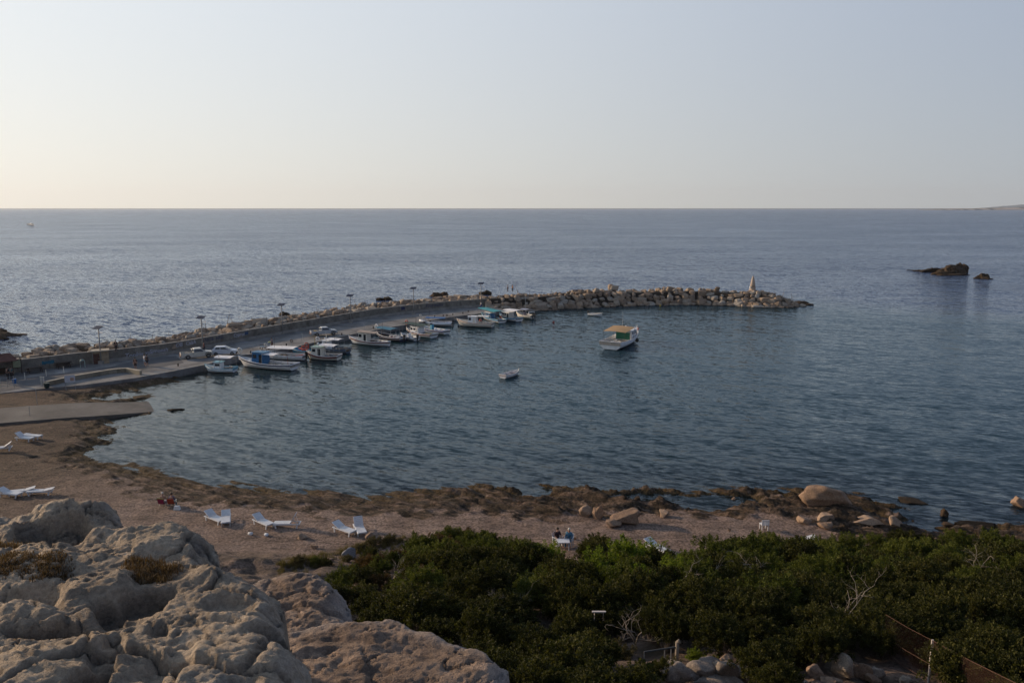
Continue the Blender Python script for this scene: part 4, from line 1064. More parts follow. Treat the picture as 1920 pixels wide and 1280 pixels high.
for k, (px, py, s_, lb) in enumerate([(1585,1190,1.05,'bleached bare branches above the dark bushes left of the fence post'),(1190,1215,.9,'thin grey bare twigs beside the stair railing'),(960,1165,.8,'bare twig sticking out of the black bushes beside the flat slab'),(1165,1010+45,.7,'bare grey stems in the fresh green bush at the centre'),(735,1095,.9,'pale dead stems in the reddish bush behind the rounded boulder'),(1290,1130,.9,'grey dead stems in the thicket right of the centre'),(1840,1110,.9,'pale bare twigs in the green bushes at the right'),(1420,1105,.9,'bare grey branches in the thicket above the stair railing')]):
    dead_branch(px, py, s_, 900+k, lb)

# ================================================================== BOATS
WH = paint('white_hull_paint', (0.76,0.77,0.78), 0.45, 0.15, 1.6, 0, 0.35)
WH2 = paint('off_white_paint', (0.70,0.66,0.58), 0.5, 0.18, 2.0, 0, 0.35)
AWN_W = paint('white_awning', (0.78,0.76,0.74), 0.8, 0.12, 1.2, 0, 0.2)
M_win = paint('dark_window', (0.02,0.025,0.03), 0.12, 0.3, 3, 0, 0, 0.8)
M_steel = paint('galvanised_pole', (0.30,0.31,0.32), 0.45, 0.25, 5, 0.5)
M_rust = paint('rusty_frame', (0.09,0.055,0.04), 0.8, 0.4, 6)
M_black = paint('black_rubber', (0.012,0.012,0.013), 0.6, 0.3, 5)
M_net = paint('fishing_net_heap', (0.16,0.12,0.09), 0.95, 0.6, 9, 0, 0.5)
M_crate = paint('pale_crates', (0.42,0.40,0.36), 0.7, 0.4, 6, 0, 0.4)
M_org = paint('orange_float', (0.62,0.09,0.03), 0.5, 0.2, 4)
M_red = paint('red_paint', (0.33,0.03,0.02), 0.5, 0.3, 4)
M_dkr = paint('dark_red_band', (0.12,0.015,0.015), 0.5, 0.3, 4)
M_navy = paint('navy_paint', (0.015,0.022,0.07), 0.45, 0.3, 4)
M_blue = paint('blue_cabin_paint', (0.02,0.14,0.32), 0.45, 0.3, 3)
M_lblue = paint('light_blue_paint', (0.06,0.30,0.45), 0.5, 0.3, 3)
M_sky = paint('pale_blue_trim', (0.16,0.38,0.48), 0.5, 0.3, 3)
M_teal = paint('teal_awning', (0.03,0.26,0.30), 0.8, 0.25, 2)
M_teal2 = paint('blue_green_awning', (0.03,0.15,0.23), 0.8, 0.3, 2)
M_dkg = paint('dark_green_awning', (0.02,0.055,0.05), 0.85, 0.3, 2)
M_tan = paint('tan_awning', (0.40,0.25,0.12), 0.85, 0.2, 1.2)
M_tan2 = paint('beige_roof', (0.36,0.29,0.24), 0.85, 0.2, 1.2)
M_grn = paint('green_tarp', (0.01,0.12,0.085), 0.8, 0.35, 2)
M_slate = paint('slate_blue_hull', (0.10,0.14,0.20), 0.5, 0.3, 2, 0, 0.3)
M_deck = paint('worn_deck', (0.30,0.28,0.25), 0.8, 0.4, 3, 0, 0.5)
M_anti = paint('dark_boot_top', (0.015,0.02,0.025), 0.7, 0.3, 3)
M_ywl = paint('yellow_paint', (0.50,0.32,0.04), 0.6, 0.25, 4)
M_bt = paint('blue_tarp', (0.03,0.12,0.30), 0.8, 0.3, 3)

def fishing_boat(name, label, bow, stern, beam, fb=0.75, hull=None, band=None, band_w=0.22, rim=None, cabin=None, awning=None, extras=(), stern_w=0.85, group='small boats moored stern out along the quay', bow_z=None, cat='fishing boat', deck=None, rise=0.75):
    """bow: pixel of the stem head; stern: pixel of the transom foot at the waterline"""
    hull = hull or WH; deck = deck or M_deck
    bz = bow_z if bow_z else fb*(1+rise)
    B_ = P(bow[0], bow[1], bz); S_ = P(stern[0], stern[1], 0)
    dx, dy = B_.x-S_.x, B_.y-S_.y; L = math.hypot(dx, dy); ang = math.atan2(dy, dx)
    mid = ((B_.x+S_.x)/2, (B_.y+S_.y)/2, 0)
    e = empty(name, mid, ang, label, cat, group)
    rb = random.Random(int(bow[0])*3+7)
    e.rotation_euler = (rb.uniform(-.015,.015), 0, ang)
    NS = 15
    def hb(s):
        if s < .4: k = stern_w+(1-stern_w)*math.sin(s/.4*math.pi/2)
        else: k = (1-((s-.4)/.6)**2.3)
        return beam/2*max(k, 0.0)
    def zs(s): return fb*(1+rise*max(0, (s-.3)/.7)**2 + 0.14*max(0, (.25-s)/.25))
    lev = [(0.0, 1.0), (0.30, .96), (0.62, .86), (0.86, .66), (1.0, .45), (1.25, .06)]
    def pt(s, li, side, out=0.0):
        u, k = lev[li] if isinstance(li, int) else li
        z = zs(s)*(1-u) if u <= 1 else -(u-1)*1.6*fb
        x = -L/2 + L*s - 0.10*L*(u*min(1, s*1.0)**6) + (0.02*L*u*(1-s)**6)
        b = hb(s)*k*(1-0.35*u*s**3) + out
        if s > .995: b = 0.02+out*0.6
        return (x, side*b, z)
    ss = [i/(NS-1) for i in range(NS)]
    m_ = MB(); nl = len(lev)
    for side in (-1, 1):
        b0 = len(m_.v)
        for s in ss:
            for li in range(nl): m_.v.append(pt(s, li, side))
        for i in range(NS-1):
            for li in range(nl-1):
                q = (b0+i*nl+li, b0+i*nl+li+1, b0+(i+1)*nl+li+1, b0+(i+1)*nl+li)
                m_.f.append(q if side > 0 else q[::-1])
    # transom
    tb = [pt(0, li, -1) for li in range(nl)] + [pt(0, li, 1) for li in range(nl)][::-1]
    b0 = len(m_.v); m_.v += tb; m_.f.append(tuple(range(b0, b0+len(tb))))
    # inner side and keel closing
    for side in (-1, 1):
        b0 = len(m_.v)
        for s in ss:
            x, y, z = pt(s, 0, side); yi = side*max(0.0, abs(y)-0.07)
            m_.v += [(x, y, z), (x-(0.05 if s > .9 else 0), yi, z), (x-(0.05 if s > .9 else 0), yi*0.97, z-0.34*fb/0.75)]
        for i in range(NS-1):
            for k in (0, 1):
                q = (b0+i*3+k, b0+i*3+k+1, b0+(i+1)*3+k+1, b0+(i+1)*3+k); m_.f.append(q[::-1] if side > 0 else q)
    m_.build('hull', hull, e)
    d_ = MB(); b0 = 0
    dz = 0.34*fb/0.75
    d_.sheet([[(pt(s, 0, -1)[0], pt(s, 0, -1)[1]*0.95, zs(s)-dz+0.01) for s in ss], [(pt(s, 0, 1)[0], pt(s, 0, 1)[1]*0.95, zs(s)-dz+0.01) for s in ss]], 0.04)
    d_.box((-L/2+0.04, 0, fb*(1.14)-dz/2), (0.08, hb(0)*1.9, dz)); d_.build('deck', deck, e)
    def strip(u0, u1, k0, k1, out, m, nm):
        x_ = MB()
        for side in (-1, 1):
            b0 = len(x_.v)
            for s in ss: x_.v += [pt(s, (u0, k0), side, out), pt(s, (u1, k1), side, out)]
            for i in range(NS-1):
                q = (b0+2*i, b0+2*i+1, b0+2*i+3, b0+2*i+2); x_.f.append(q if side > 0 else q[::-1])
        a, b, c, d = pt(0, (u0,k0), -1, out), pt(0, (u0,k0), 1, out), pt(0, (u1,k1), 1, out), pt(0, (u1,k1), -1, out)
        k = len(x_.v); x_.v += [(p[0]-0.015, p[1], p[2]) for p in (a, b, c, d)]; x_.f.append((k, k+3, k+2, k+1))
        x_.build(nm, m, e)
    def kk(u): return float(np.interp(u, [l[0] for l in lev], [l[1] for l in lev]))
    if band: strip(0.04, 0.04+band_w, kk(.04), kk(.04+band_w), 0.02, band, 'band')
    strip(0.93, 1.12, kk(.93), kk(1.12), 0.012, M_anti, 'boot_top')
    r_ = MB()
    for side in (-1, 1): r_.tube([Vector(pt(s, 0, side))+Vector((0, -side*0.03, 0.02)) for s in ss], 0.05, 5)
    r_.tube([Vector(pt(0, 0, -1))+Vector((0,.03,.02)), Vector(pt(0, 0, 1))+Vector((0,-.03,.02))], 0.05, 5); r_.build('gunwale', rim or hull, e)
    r2 = MB().tube([(L/2-.06, 0, zs(1)-0.5), (L/2, 0, zs(1)+0.16)], [.06,.05], 5); r2.build('stem_post', rim or hull, e)
    X_ = lambda s: -L/2+L*s
    zd = lambda s: zs(s)-dz
    if cabin:
        c0, c1, w_, h_, cm, rm = cabin; x0, x1 = X_(c0), X_(c1); z0 = min(zd(c0), zd(c1)); ww = beam*w_
        MB().box(((x0+x1)/2, 0, z0+h_/2), (x1-x0, ww, h_), taper=0.93).build('cabin', cm, e)
        MB().box(((x0+x1)/2-0.05, 0, z0+h_+0.03), (x1-x0+0.3, ww+0.12, 0.07)).build('cabin_roof', rm, e)
        for side in (-1, 1):
            n = max(1, int((x1-x0)/0.75))
            for k in range(n):
                xx = x0+(x1-x0)*(k+.5)/n
                if k == 0 and n > 1:
                    MB().box((xx, side*(ww/2*0.975), z0+h_*0.47), ((x1-x0)/n*0.5, 0.05, h_*0.78)).build('door', M_win if cm is not WH else WH2, e)
                else:
                    MB().box((xx, side*(ww/2*0.955), z0+h_*0.70), ((x1-x0)/n*0.62, 0.05, h_*0.30)).build('window', M_win, e)
        for sgn in (-.25, .25): MB().box((x1*0.995, sgn*ww, z0+h_*.72), (0.07, ww*0.36, h_*0.28)).build('window', M_win, e)
    if awning:
        a0, a1, w_, h_, am, tilt = awning; x0, x1 = X_(a0), X_(a1); ww = beam*w_; zz = fb-dz+h_
        rows = []
        for k in range(6):
            s = k/5; xx = x0+(x1-x0)*s; zk = zz+tilt*s - 0.03*math.sin(s*math.pi*3)**2
            rows.append([(xx, ww*(j/4-.5), zk+0.10*(1-(j/2-1)**2)+rb.uniform(-.012,.012)) for j in range(5)])
        MB().sheet(rows[::-1], 0.025).build('awning', am, e)
        for xx, tz in ((x0+.05, 0), (x1-.05, tilt)):
            for side in (-1, 1):
                MB().tube([(xx, side*min(ww/2, beam*.42), fb*0.9), (xx, side*ww*.49, zz+tz)], 0.022, 5).build('awning_pole', M_steel if am is not M_tan else M_rust, e)
    for ex in extras:
        k = ex[0]
        if k == 'mast':
            _, s, h_ = ex; MB().tube([(X_(s), 0, zd(s)), (X_(s), 0, zd(s)+h_)], [.04,.02], 5).build('mast', M_steel, e)
        elif k == 'antenna':
            _, s, h_, zb = ex; MB().tube([(X_(s), 0.3, zb), (X_(s), 0.3, zb+h_)], [.022,.014], 5).build('antenna', paint('white_paint', (0.7,0.7,0.68), 0.5, 0.2, 3), e)
        elif k == 'hauler':      # net hauling wheel above the bow
            _, s, m_, rr_ = ex; x = X_(s); h0 = zd(s)+1.25
            hw = MB().ring((x, 0, h0+rr_*.3), rr_, rr_*.22, 'y', 16, 6); 
            for a in range(4): hw.tube([(x, 0, h0+rr_*.3), (x+rr_*math.cos(a*1.57), 0, h0+rr_*.3+rr_*math.sin(a*1.57))], .02, 4)
            hw.build('net_hauler', m_, e, True); MB().tube([(x-.1, 0, zd(s)), (x, 0, h0+rr_*.3)], .035, 5).build('hauler_post', M_steel, e)
        elif k == 'float':
            _, s, side, m_, r_ = ex; p = pt(s, (0.55, .9), side, r_*0.9)
            MB().sphere(p, r_, 10, 8, (1,1,1.15)).build('fender', m_, e, True)
        elif k == 'whitefender':
            _, s, side = ex; p = pt(s, (0.35, .95), side, .12); MB().tube([(p[0],p[1],p[2]-.3),(p[0],p[1],p[2]-.22),(p[0],p[1],p[2]+.25),(p[0],p[1],p[2]+.33)], [.03,.11,.11,.03], 8).build('fender', WH, e, True)
        elif k == 'net':
            _, s0, s1, h_, m_ = ex; q = MB(); r3 = random.Random(int(s0*100)+int(bow[0]))
            for i in range(9):
                s = r3.uniform(s0, s1); q.sphere((X_(s), r3.uniform(-.3,.3)*hb(s)*1.6, zd(s)+h_*.25), r3.uniform(.5,1)*h_*.9, 8, 5, (1.3,1.1,.7))
            q.build('net_heap', m_, e, True)
        elif k == 'crates':
            _, s0, s1, n, m_ = ex; r3 = random.Random(int(s0*100)+int(bow[0])+5)
            for i in range(n):
                s = s0+(s1-s0)*(i+.5)/n; MB().box((X_(s), r3.uniform(-.45,.45)*hb(s), zd(s)+.16+r3.uniform(0,.12)), (.5, .36, .3), r3.uniform(-.5,.5)).build('crate', m_, e)
        elif k == 'liferings':
            _, s, side, n = ex
            for i in range(n): MB().ring((X_(s)+.4*i, side*(hb(s)*.9+.05), zs(s)+.25), .22, .075, 'y', 14, 6).build('lifebuoy', M_org if i % 2 == 0 else M_red, e, True)
        elif k == 'outboard':
            _, ys = ex
            for y in ys:
                ob = MB().box((-L/2-.18, y, fb+.42), (.42,.32,.42), taper=.75).build('outboard', M_black, e)
                MB().box((-L/2-.16, y, fb-.15), (.18,.14,.85)).build('outboard_leg', M_black, ob)
        elif k == 'post':
            _, s, y, h_, m_ = ex; MB().tube([(X_(s), y*beam/2, zd(s)), (X_(s)+.05, y*beam/2, zd(s)+h_)], .03, 5).build('post', m_, e)
        elif k == 'arch':
            _, s, h_, m_ = ex; b_ = hb(s)*.92; MB().tube([(X_(s)-.3,-b_,fb),(X_(s),-b_*.9,fb+h_),(X_(s),b_*.9,fb+h_),(X_(s)-.3,b_,fb)], .07, 6).build('arch', m_, e)
        elif k == 'console':
            _, s, h_, m_ = ex; MB().box((X_(s),0,zd(s)+h_/2), (.55,.7,h_), taper=.8).build('console', m_, e); MB().box((X_(s)+.2,0,zd(s)+h_+.12), (.05,.6,.3)).build('windscreen', M_win, e)
        elif k == 'thwart':
            _, sl = ex
            for s in sl: MB().box((X_(s),0,zs(s)-dz*.45), (.22, hb(s)*1.9,.04)).build('thwart', deck, e)
        elif k == 'rail':
            _, s0, s1, h_ = ex; q = MB()
            for side in (-1, 1):
                pts_ = []
                for i in range(7):
                    s = s0+(s1-s0)*i/6; a = Vector(pt(s, 0, side)); a.y *= .93; pts_.append(a+Vector((0,0,h_))); q.tube([a, a+Vector((0,0,h_))], .018, 4)
                q.tube(pts_, .022, 4)
            q.build('bow_rail', M_steel, e)
        elif k == 'panel':
            _, s, w_, z0, z1, m_ = ex; MB().box((X_(s), 0, (z0+z1)/2), (.05, beam*w_, z1-z0)).build('tarp_panel', m_, e)
        elif k == 'dish':
            _, s, z_ = ex; MB().sphere((X_(s), .2, z_), .2, 10, 6, (1,1,.6)).build('radar', WH, e, True)
        elif k == 'cover':
            _, s0, s1, h_, m_ = ex; rows = []
            for i in range(6):
                s = s0+(s1-s0)*i/5; b_ = hb(s)*1.02; hh_ = h_*math.sin(min(1, (i+.6)/3)*math.pi/2)
                rows.append([(X_(s), b_*c_, zs(s)+.03+hh_*(1-abs(c_)**1.6)) for c_ in (-1,-.5,0,.5,1)])
            MB().sheet(rows[::-1], .02).build('tarp_cover', m_, e)
        elif k == 'tube':
            _, m_, r_ = ex; q = MB()
            pts_ = [Vector(pt(s, 0, -1)) for s in ss] + [Vector(pt(s, 0, 1)) for s in ss[::-1]]; q.tube([p+Vector((0,0,-.05)) for p in pts_], r_, 8); q.build('inflatable_tube', m_, e, True)
    if name == 'fishing_boat' and group and L > 4.5:
        for q_ in range(2):
            s_ = rb.uniform(.2,.85); MB().tube([(X_(s_), rb.choice((-1,1))*hb(s_)*.7, fb), (X_(s_)+rb.uniform(-.15,.15), rb.choice((-1,1))*hb(s_)*.6, fb+rb.uniform(1.6,3.2))], .02, 5).build('pole', rb.choice([M_steel, WH2, M_rust]), e)
        q = MB()
        for q_ in range(7):
            s_ = rb.uniform(.08,.9); q.box((X_(s_), rb.uniform(-.7,.7)*hb(s_), zd(s_)+.12), (rb.uniform(.15,.5), rb.uniform(.15,.4), rb.uniform(.12,.35)), rb.uniform(-1,1))
        q.build('deck_gear', rb.choice([M_slate, M_rust, M_crate, M_bt, WH2]), e)
    # mooring line from the bow to the quay / down
    e['_L'] = L; del e['_L']
    print('BOAT', label[:40], 'L=%.1f' % L)
    return e
FB = fishing_boat
def mooring(boat_bow, bz, tgt, name_label):
    a = P(boat_bow[0], boat_bow[1], bz); b = tgt; pts = [a.lerp(b, k/6) - Vector((0,0,0.35*math.sin(k/6*math.pi))) for k in range(7)]
    o = MB().tube([p-a for p in pts], 0.016, 4).build('mooring_rope', paint('pale_rope', (0.35,0.31,0.25), 0.9), None); o.location = a; tag(o, name_label, 'rope')

FB('fishing_boat', 'small white boat with pale blue trim and white canopy, nearest to the slipway', (384,683), (442,697.5), 2.3, .62, WH, None, rim=M_sky, cabin=(.42,.66,.5,1.15,WH,M_sky), awning=(.05,.60,.85,1.95,AWN_W,0.05), extras=[('net',.05,.3,.4,M_net),('float',.55,-1,M_org,.16),('whitefender',.3,-1),('crates',.1,.4,2,M_crate),('liferings',.68,-1,1)], deck=M_sky)
FB('fishing_boat', 'long white boat with blue wheelhouse and navy band beside the smaller canopied boat', (447,668), (554,694), 3.1, .85, WH, M_navy, .20, WH, cabin=(.50,.70,.55,1.9,M_blue,paint('blue_roof',(0.05,0.17,0.30),.6,.25,2)), awning=(.30,.52,.62,1.75,AWN_W,.05), extras=[('net',.02,.30,.5,paint('grey_net_pile',(0.20,0.18,0.17),.95,.5,9,0,.5)),('crates',.15,.5,6,M_crate),('crates',.05,.3,3,M_crate),('hauler',.97,WH2,.38),('panel',.50,.5,.7,1.6,M_blue),('post',.06,.6,1.6,M_red),('whitefender',.5,-1),('crates',.74,.84,2,WH)])
FB('fishing_boat', 'white boat with wide white awning lying behind the blue wheelhouse boat', (497,657), (573,675), 2.5, .75, WH, None, rim=WH, awning=(.22,.88,.95,1.55,AWN_W,.0), extras=[('crates',.05,.2,3,M_org),('hauler',.98,WH2,.22),('net',.3,.6,.4,M_net),('float',.12,-1,M_red,.15),('outboard',(0,))])
FB('fishing_boat', 'bright light blue small boat showing only its bow behind the white awning', (545,650), (592,664), 2.0, .6, M_lblue, WH, .14, M_lblue, extras=[('hauler',.96,M_rust,.24),('liferings',.45,-1,3),('crates',.4,.7,3,M_org),('net',.5,.7,.35,M_bt)])
FB('fishing_boat', 'white boat with dark red band, cream wheelhouse and rippled white awning', (575,658), (637,675), 2.7, .72, WH2, M_dkr, .34, WH, cabin=(.48,.80,.58,1.65,WH2,paint('pale_green_roof',(0.30,0.42,0.38),.6,.2,3)), awning=(.08,.55,.80,1.95,AWN_W,.12), extras=[('net',.08,.4,.5,M_net),('liferings',.80,-1,2),('crates',.1,.4,4,M_slate),('hauler',.99,M_red,.34),('dish',.62,2.6),('post',.72,.1,2.9,M_ywl)])
FB('fishing_boat', 'slate grey hulled boat heaped with nets behind the red banded boat', (594,645), (654,662.5), 2.5, .72, M_slate, None, rim=M_slate, cabin=(.58,.78,.5,1.5,WH,WH), awning=(.22,.62,.8,1.9,AWN_W,.05), extras=[('net',.02,.35,.6,M_net),('crates',.02,.4,5,M_crate),('hauler',.97,WH,.3),('post',.68,.1,2.9,WH2),('dish',.7,2.4)])
FB('fishing_boat', 'double ended white boat with beige roof, dark red band and orange fenders', (654,630), (731,649), 2.6, .72, WH, M_dkr, .24, WH, cabin=(.50,.72,.52,1.7,WH2,WH2), awning=(.28,.74,.74,1.85,M_tan2,.12), stern_w=.28, extras=[('float',.80,-1,M_org,.2),('float',.30,-1,M_org,.2),('net',.1,.25,.35,M_net),('hauler',.60,M_red,.01),('crates',.3,.45,3,M_rust),('post',.97,.0,.7,M_rust),('liferings',.72,-1,1)])
FB('fishing_boat', 'navy hulled boat under a striped blue green awning right of the beige roofed boat', (706,622), (757,640.5), 2.6, .66, M_navy, None, rim=WH, awning=(.30,.90,.9,1.75,M_teal2,.06), extras=[('whitefender',.25,-1),('whitefender',.6,-1),('hauler',.99,WH,.36),('net',.1,.5,.4,paint('purple_net',(0.12,0.05,0.09),.95,.5,9)),('crates',.15,.6,4,WH),('outboard',(0.,)),('post',.4,-.7,1.1,WH),('post',.6,-.7,1.1,WH)])
FB('speed_boat', 'small white open motorboat with black outboard between the navy and dark green roofed boats', (752,624), (782,639), 1.9, .55, WH, None, rim=WH, extras=[('console',.5,.8,WH),('outboard',(-.0,)),('arch',.2,1.0,WH),('crates',.3,.7,3,M_crate)], cat='motorboat')
FB('fishing_boat', 'white boat with dark red band beneath a long dark green awning', (762,614), (814,634), 2.7, .70, WH, M_dkr, .26, WH, cabin=(.45,.74,.62,1.35,WH,WH), awning=(.22,.98,.86,1.85,M_dkg,.0), extras=[('hauler',.99,M_red,.38),('net',.05,.3,.35,M_net),('crates',.1,.35,2,M_ywl),('post',.3,.1,.9,M_rust)])
FB('fishing_boat', 'white boat with royal blue band right of the dark green awning boat', (783,608), (838,627), 2.4, .68, WH, paint('royal_blue_band',(0.02,0.05,0.25),.5,.25,4), .30, WH, extras=[('console',.5,1.1,M_lblue),('net',.1,.4,.4,M_bt),('crates',.2,.6,3,WH),('post',.5,.5,1.6,WH2),('post',.7,-.5,1.5,WH2),('float',.6,-1,WH,.14)])
FB('fishing_boat', 'white boat under a flat blue tarp with orange float at its bow', (787,600), (848,611), 2.2, .6, WH, None, rim=WH, awning=(.20,.80,.9,1.35,M_bt,.0), extras=[('tube',WH,.22),('float',.96,-1,M_org,.25),('post',.9,0,1.3,WH2),('outboard',(0.,)),('hauler',.97,WH2,.2)])
FB('fishing_boat', 'long cream white boat with small wheelhouse and pale pink line along its hull', (856,597), (925,613.5), 2.9, .85, WH2, paint('pale_red_line',(0.45,0.22,0.16),.5,.2,4), .10, WH2, cabin=(.44,.66,.5,1.6,WH,WH), awning=(.10,.40,.7,1.75,WH2,.05), extras=[('hauler',.62,M_red,.26),('mast',.6,3.0),('net',.08,.3,.35,M_net),('crates',.1,.4,3,M_crate),('post',.98,.0,.8,M_rust),('post',.93,.3,.9,M_rust),('whitefender',.62,-1),('liferings',.4,-1,1),('dish',.2,1.1)])
FB('fishing_boat', 'blue and white boat under a bright turquoise canopy behind the long cream boat', (903,586), (942,606), 2.6, .66, WH, M_blue, .4, M_sky, cabin=(.45,.7,.5,1.3,M_blue,WH), awning=(.15,.95,.95,1.95,M_teal,.0), extras=[('float',.35,-1,M_red,.22),('liferings',.3,-1,2),('net',.05,.3,.35,M_net)])
FB('fishing_boat', 'white cabin boat with pale blue rim under a peaked white canopy', (937,587), (974,603), 2.8, .68, WH, M_blue, .16, M_sky, cabin=(.40,.75,.55,1.35,WH2,WH), awning=(.05,.62,.95,1.95,AWN_W,.0), extras=[('whitefender',.3,-1),('mast',.7,3.4),('net',.05,.3,.35,M_navy)])
FB('speed_boat', 'white motorboat with grey bimini and two outboards, last of the row', (968,586), (1000,598), 2.3, .72, WH2, None, rim=WH2, awning=(.25,.62,.85,1.6,paint('grey_bimini',(0.30,0.32,0.40),.8,.2,2),.0), extras=[('console',.5,.9,M_navy),('outboard',(-.35,.35)),('arch',.12,.8,WH)], cat='motorboat', bow_z=.95)
FB('dinghy', 'small grey white dinghy with an outboard anchored below the rubble breakwater', (1129,587), (1104,591), 1.5, .42, WH, None, rim=WH2, extras=[('outboard',(0.,)),('thwart',(.35,.65))], group=None, cat='dinghy')
FB('rowing_boat', 'empty white rowing boat floating alone in the middle of the bay', (973,692), (942,710), 1.55, .5, WH, None, rim=WH2, extras=[('thwart',(.12,.4,.66))], group=None, cat='rowing boat', deck=paint('pinkish_boards',(0.42,0.36,0.36),.7,.2,4), rise=.4)
FB('motor_cruiser', 'big white fishing cruiser with tan awning and green tarp anchored in the bay', (1193,612), (1143,656.5), 4.3, 1.28, WH, None, rim=WH, cabin=(.48,.72,.66,1.75,WH,WH), awning=(.14,.50,.95,2.2,M_tan,.30), extras=[('panel',.47,.60,.95,2.2,M_grn),('net',.1,.35,.5,M_crate),('crates',.08,.36,5,WH),('rail',.62,.98,.65),('antenna',.50,4.2,1.6),('dish',.62,3.0),('mast',.60,3.2),('float',.62,-1,M_black,.34),('liferings',.86,-1,1),('post',.55,-.8,2.2,WH),('crates',.8,.9,2,WH2)], group=None, cat='fishing cruiser', bow_z=2.25, stern_w=.93)
FB('fishing_boat', 'tiny distant fishing boat far out at sea at the left', (64,420.2), (52,421.2), 3.2, 1.4, M_slate, None, rim=M_slate, cabin=(.5,.7,.6,2.2,WH,WH), extras=[('mast',.8,4.0)], group=None)
# buoys
for px, py, m_, lb in [(1038,604.5,M_red,'small red buoy floating between the row of boats and the dinghy'),(1238,573,M_ywl,'small yellow buoy at the foot of the rubble breakwater'),(860,612,M_black,'round dark buoy off the stern of the blue tarped boat')]:
    q = P(px, py, 0.05); o = MB().sphere((0,0,0), .24, 12, 8, (1,1,.9)).tube([(0,0,.15),(0,0,.38)], .04, 6).build('buoy', m_, None, True); o.location = q; tag(o, lb, 'buoy')
mooring((447,668), 1.45, P(430,668,QZ+.1), 'slack rope from the blue wheelhouse boat to the quay')
mooring((654,630), 1.2, P(650,626,QZ+.1), 'rope from the beige roofed boat to the quay')
mooring((856,597), 1.5, P(850,592,QZ+.1), 'rope from the long cream boat to the quay')

# ================================================================== SOLAR STREET LAMPS
M_pv = paint('solar_cells', (0.018,0.028,0.06), 0.6, 0.3, 4, 0.0, 0, 0.25)
def solar_lamp(px, py, top, label):
    b = P(px, py, QZ); e = empty('street_lamp', b, rng_l.uniform(-.1,.1)-0.25, label, 'street lamp', 'solar street lamps along the sea wall')
    zs_ = np.linspace(3, 8, 200); _, ry = to_px(b.x, b.y, QZ+zs_); H_ = float(zs_[np.argmin(abs(ry-top))])
    MB().box((0,0,.24), (.62,.62,.48)).build('base', M_conc_l, e)
    MB().tube([(0,0,.48),(0,0,H_)], [.10,.075], 8).build('pole', paint('lamp_pole_grey',(0.22,0.22,0.22),.6,.2,3), e, True)
    M_ = Matrix.Rotation(R(20), 4, 'X') 
    MB().box((0,-.05,H_+.12), (1.35,1.0,.05), M=M_).build('solar_panel', M_pv, e)
    MB().box((0,0,H_-.02), (.3,.3,.16)).build('battery_box', M_steel, e)
    MB().tube([(0,0,H_-.75),(.35,-.1,H_-.62),(.75,-.2,H_-.60)], .03, 6).build('arm', M_steel, e)
    MB().box((.90,-.24,H_-.60), (.5,.2,.09), rz=-.25).build('lamp_head', paint('white_paint', (0.7,0.7,0.68), 0.5, 0.2, 3), e)
rng_l = random.Random(3)
for px, py, top, lb in [(190,682,615,'solar street lamp in front of the stone hut'),(381,662,596,'solar street lamp behind the two parked cars'),(530,626,572,'solar street lamp behind the moored boats, third from the left'),(658,605.5,555,'solar street lamp behind the rear pickup, fourth from the left'),(776,589,541,'solar street lamp between the two navy inscriptions'),(902,577,532,'last solar street lamp near the far end of the sea wall')]:
    solar_lamp(px, py, top, lb)
# thin lamp or mast post standing on the quay
for px, py, h_, lb in [(985,578,3.6,'thin bare pole at the end of the quay near the rubble')]:
    q = P(px, py, QZ); o = MB().tube([(0,0,0),(0,0,h_)], .05, 6).build('pole', M_steel); o.location = q; tag(o, lb, 'pole')
for i, (px, py) in enumerate([(334,686),(470,662),(537,648),(641,628),(700,616),(815,595),(831,593),(838,592.5),(849,591),(868,588),(878,585)]):
    q = P(px, py, QZ+.06); o = MB().tube([(0,0,0),(0,0,.28),(0,0,.3),(0,0,.38)], [.10,.09,.15,.13], 8).build('bollard', M_black, None, True); o.location = q
    tag(o, ['black mooring bollard on the quay corner left of the pickup','black mooring bollard left of the blue wheelhouse boat','black bollard at the bow of the light blue boat','black bollard on the quay by the slate grey boat','black bollard on the quay behind the navy boat','leftmost black bollard behind the blue tarp boat','second black bollard behind the blue tarp boat','third black bollard behind the blue tarp boat','black bollard at the bow of the long cream boat','black bollard above the cream boat foredeck','black bollard left of the turquoise canopy'][i], 'bollard', 'mooring bollards on the quay')

# ================================================================== VEHICLES
M_glass = paint('car_glass', (0.015,0.018,0.022), 0.08, 0.2, 3, 0, 0, 0.8)
M_tyre = paint('tyre_rubber', (0.012,0.012,0.012), 0.8, 0.3, 8); M_rim = paint('wheel_rim', (0.22,0.22,0.22), 0.4, 0.3, 6, .6)
def side_loft(m_, prof, wy):
    """prof: (x,z,half width) outline going round; builds a closed body from both sides"""
    n = len(prof); b = len(m_.v)
    for s in (-1, 1): m_.v += [(x, s*w_, z) for x, z, w_ in prof]
    m_.f.append(tuple(b+i for i in range(n))[::-1]); m_.f.append(tuple(b+n+i for i in range(n)))
    for i in range(n):
        j = (i+1) % n; m_.f.append((b+i, b+j, b+n+j, b+n+i))
    return m_
def glaze(e, pts, m=M_glass, nm='window', th=.012):
    c = Vector((0,0,0)); 
    for p in pts: c += Vector(p)
    n = (Vector(pts[1])-Vector(pts[0])).cross(Vector(pts[2])-Vector(pts[0])).normalized()
    m_ = MB(); k = len(pts); m_.v = [tuple(Vector(p)+n*th) for p in pts]+[tuple(Vector(p)-n*th) for p in pts]
    m_.f = [tuple(range(k)), tuple(range(k, 2*k))[::-1]] + [(i, i+k, (i+1)%k+k, (i+1)%k) for i in range(k)]
    return m_.build(nm, m, e)
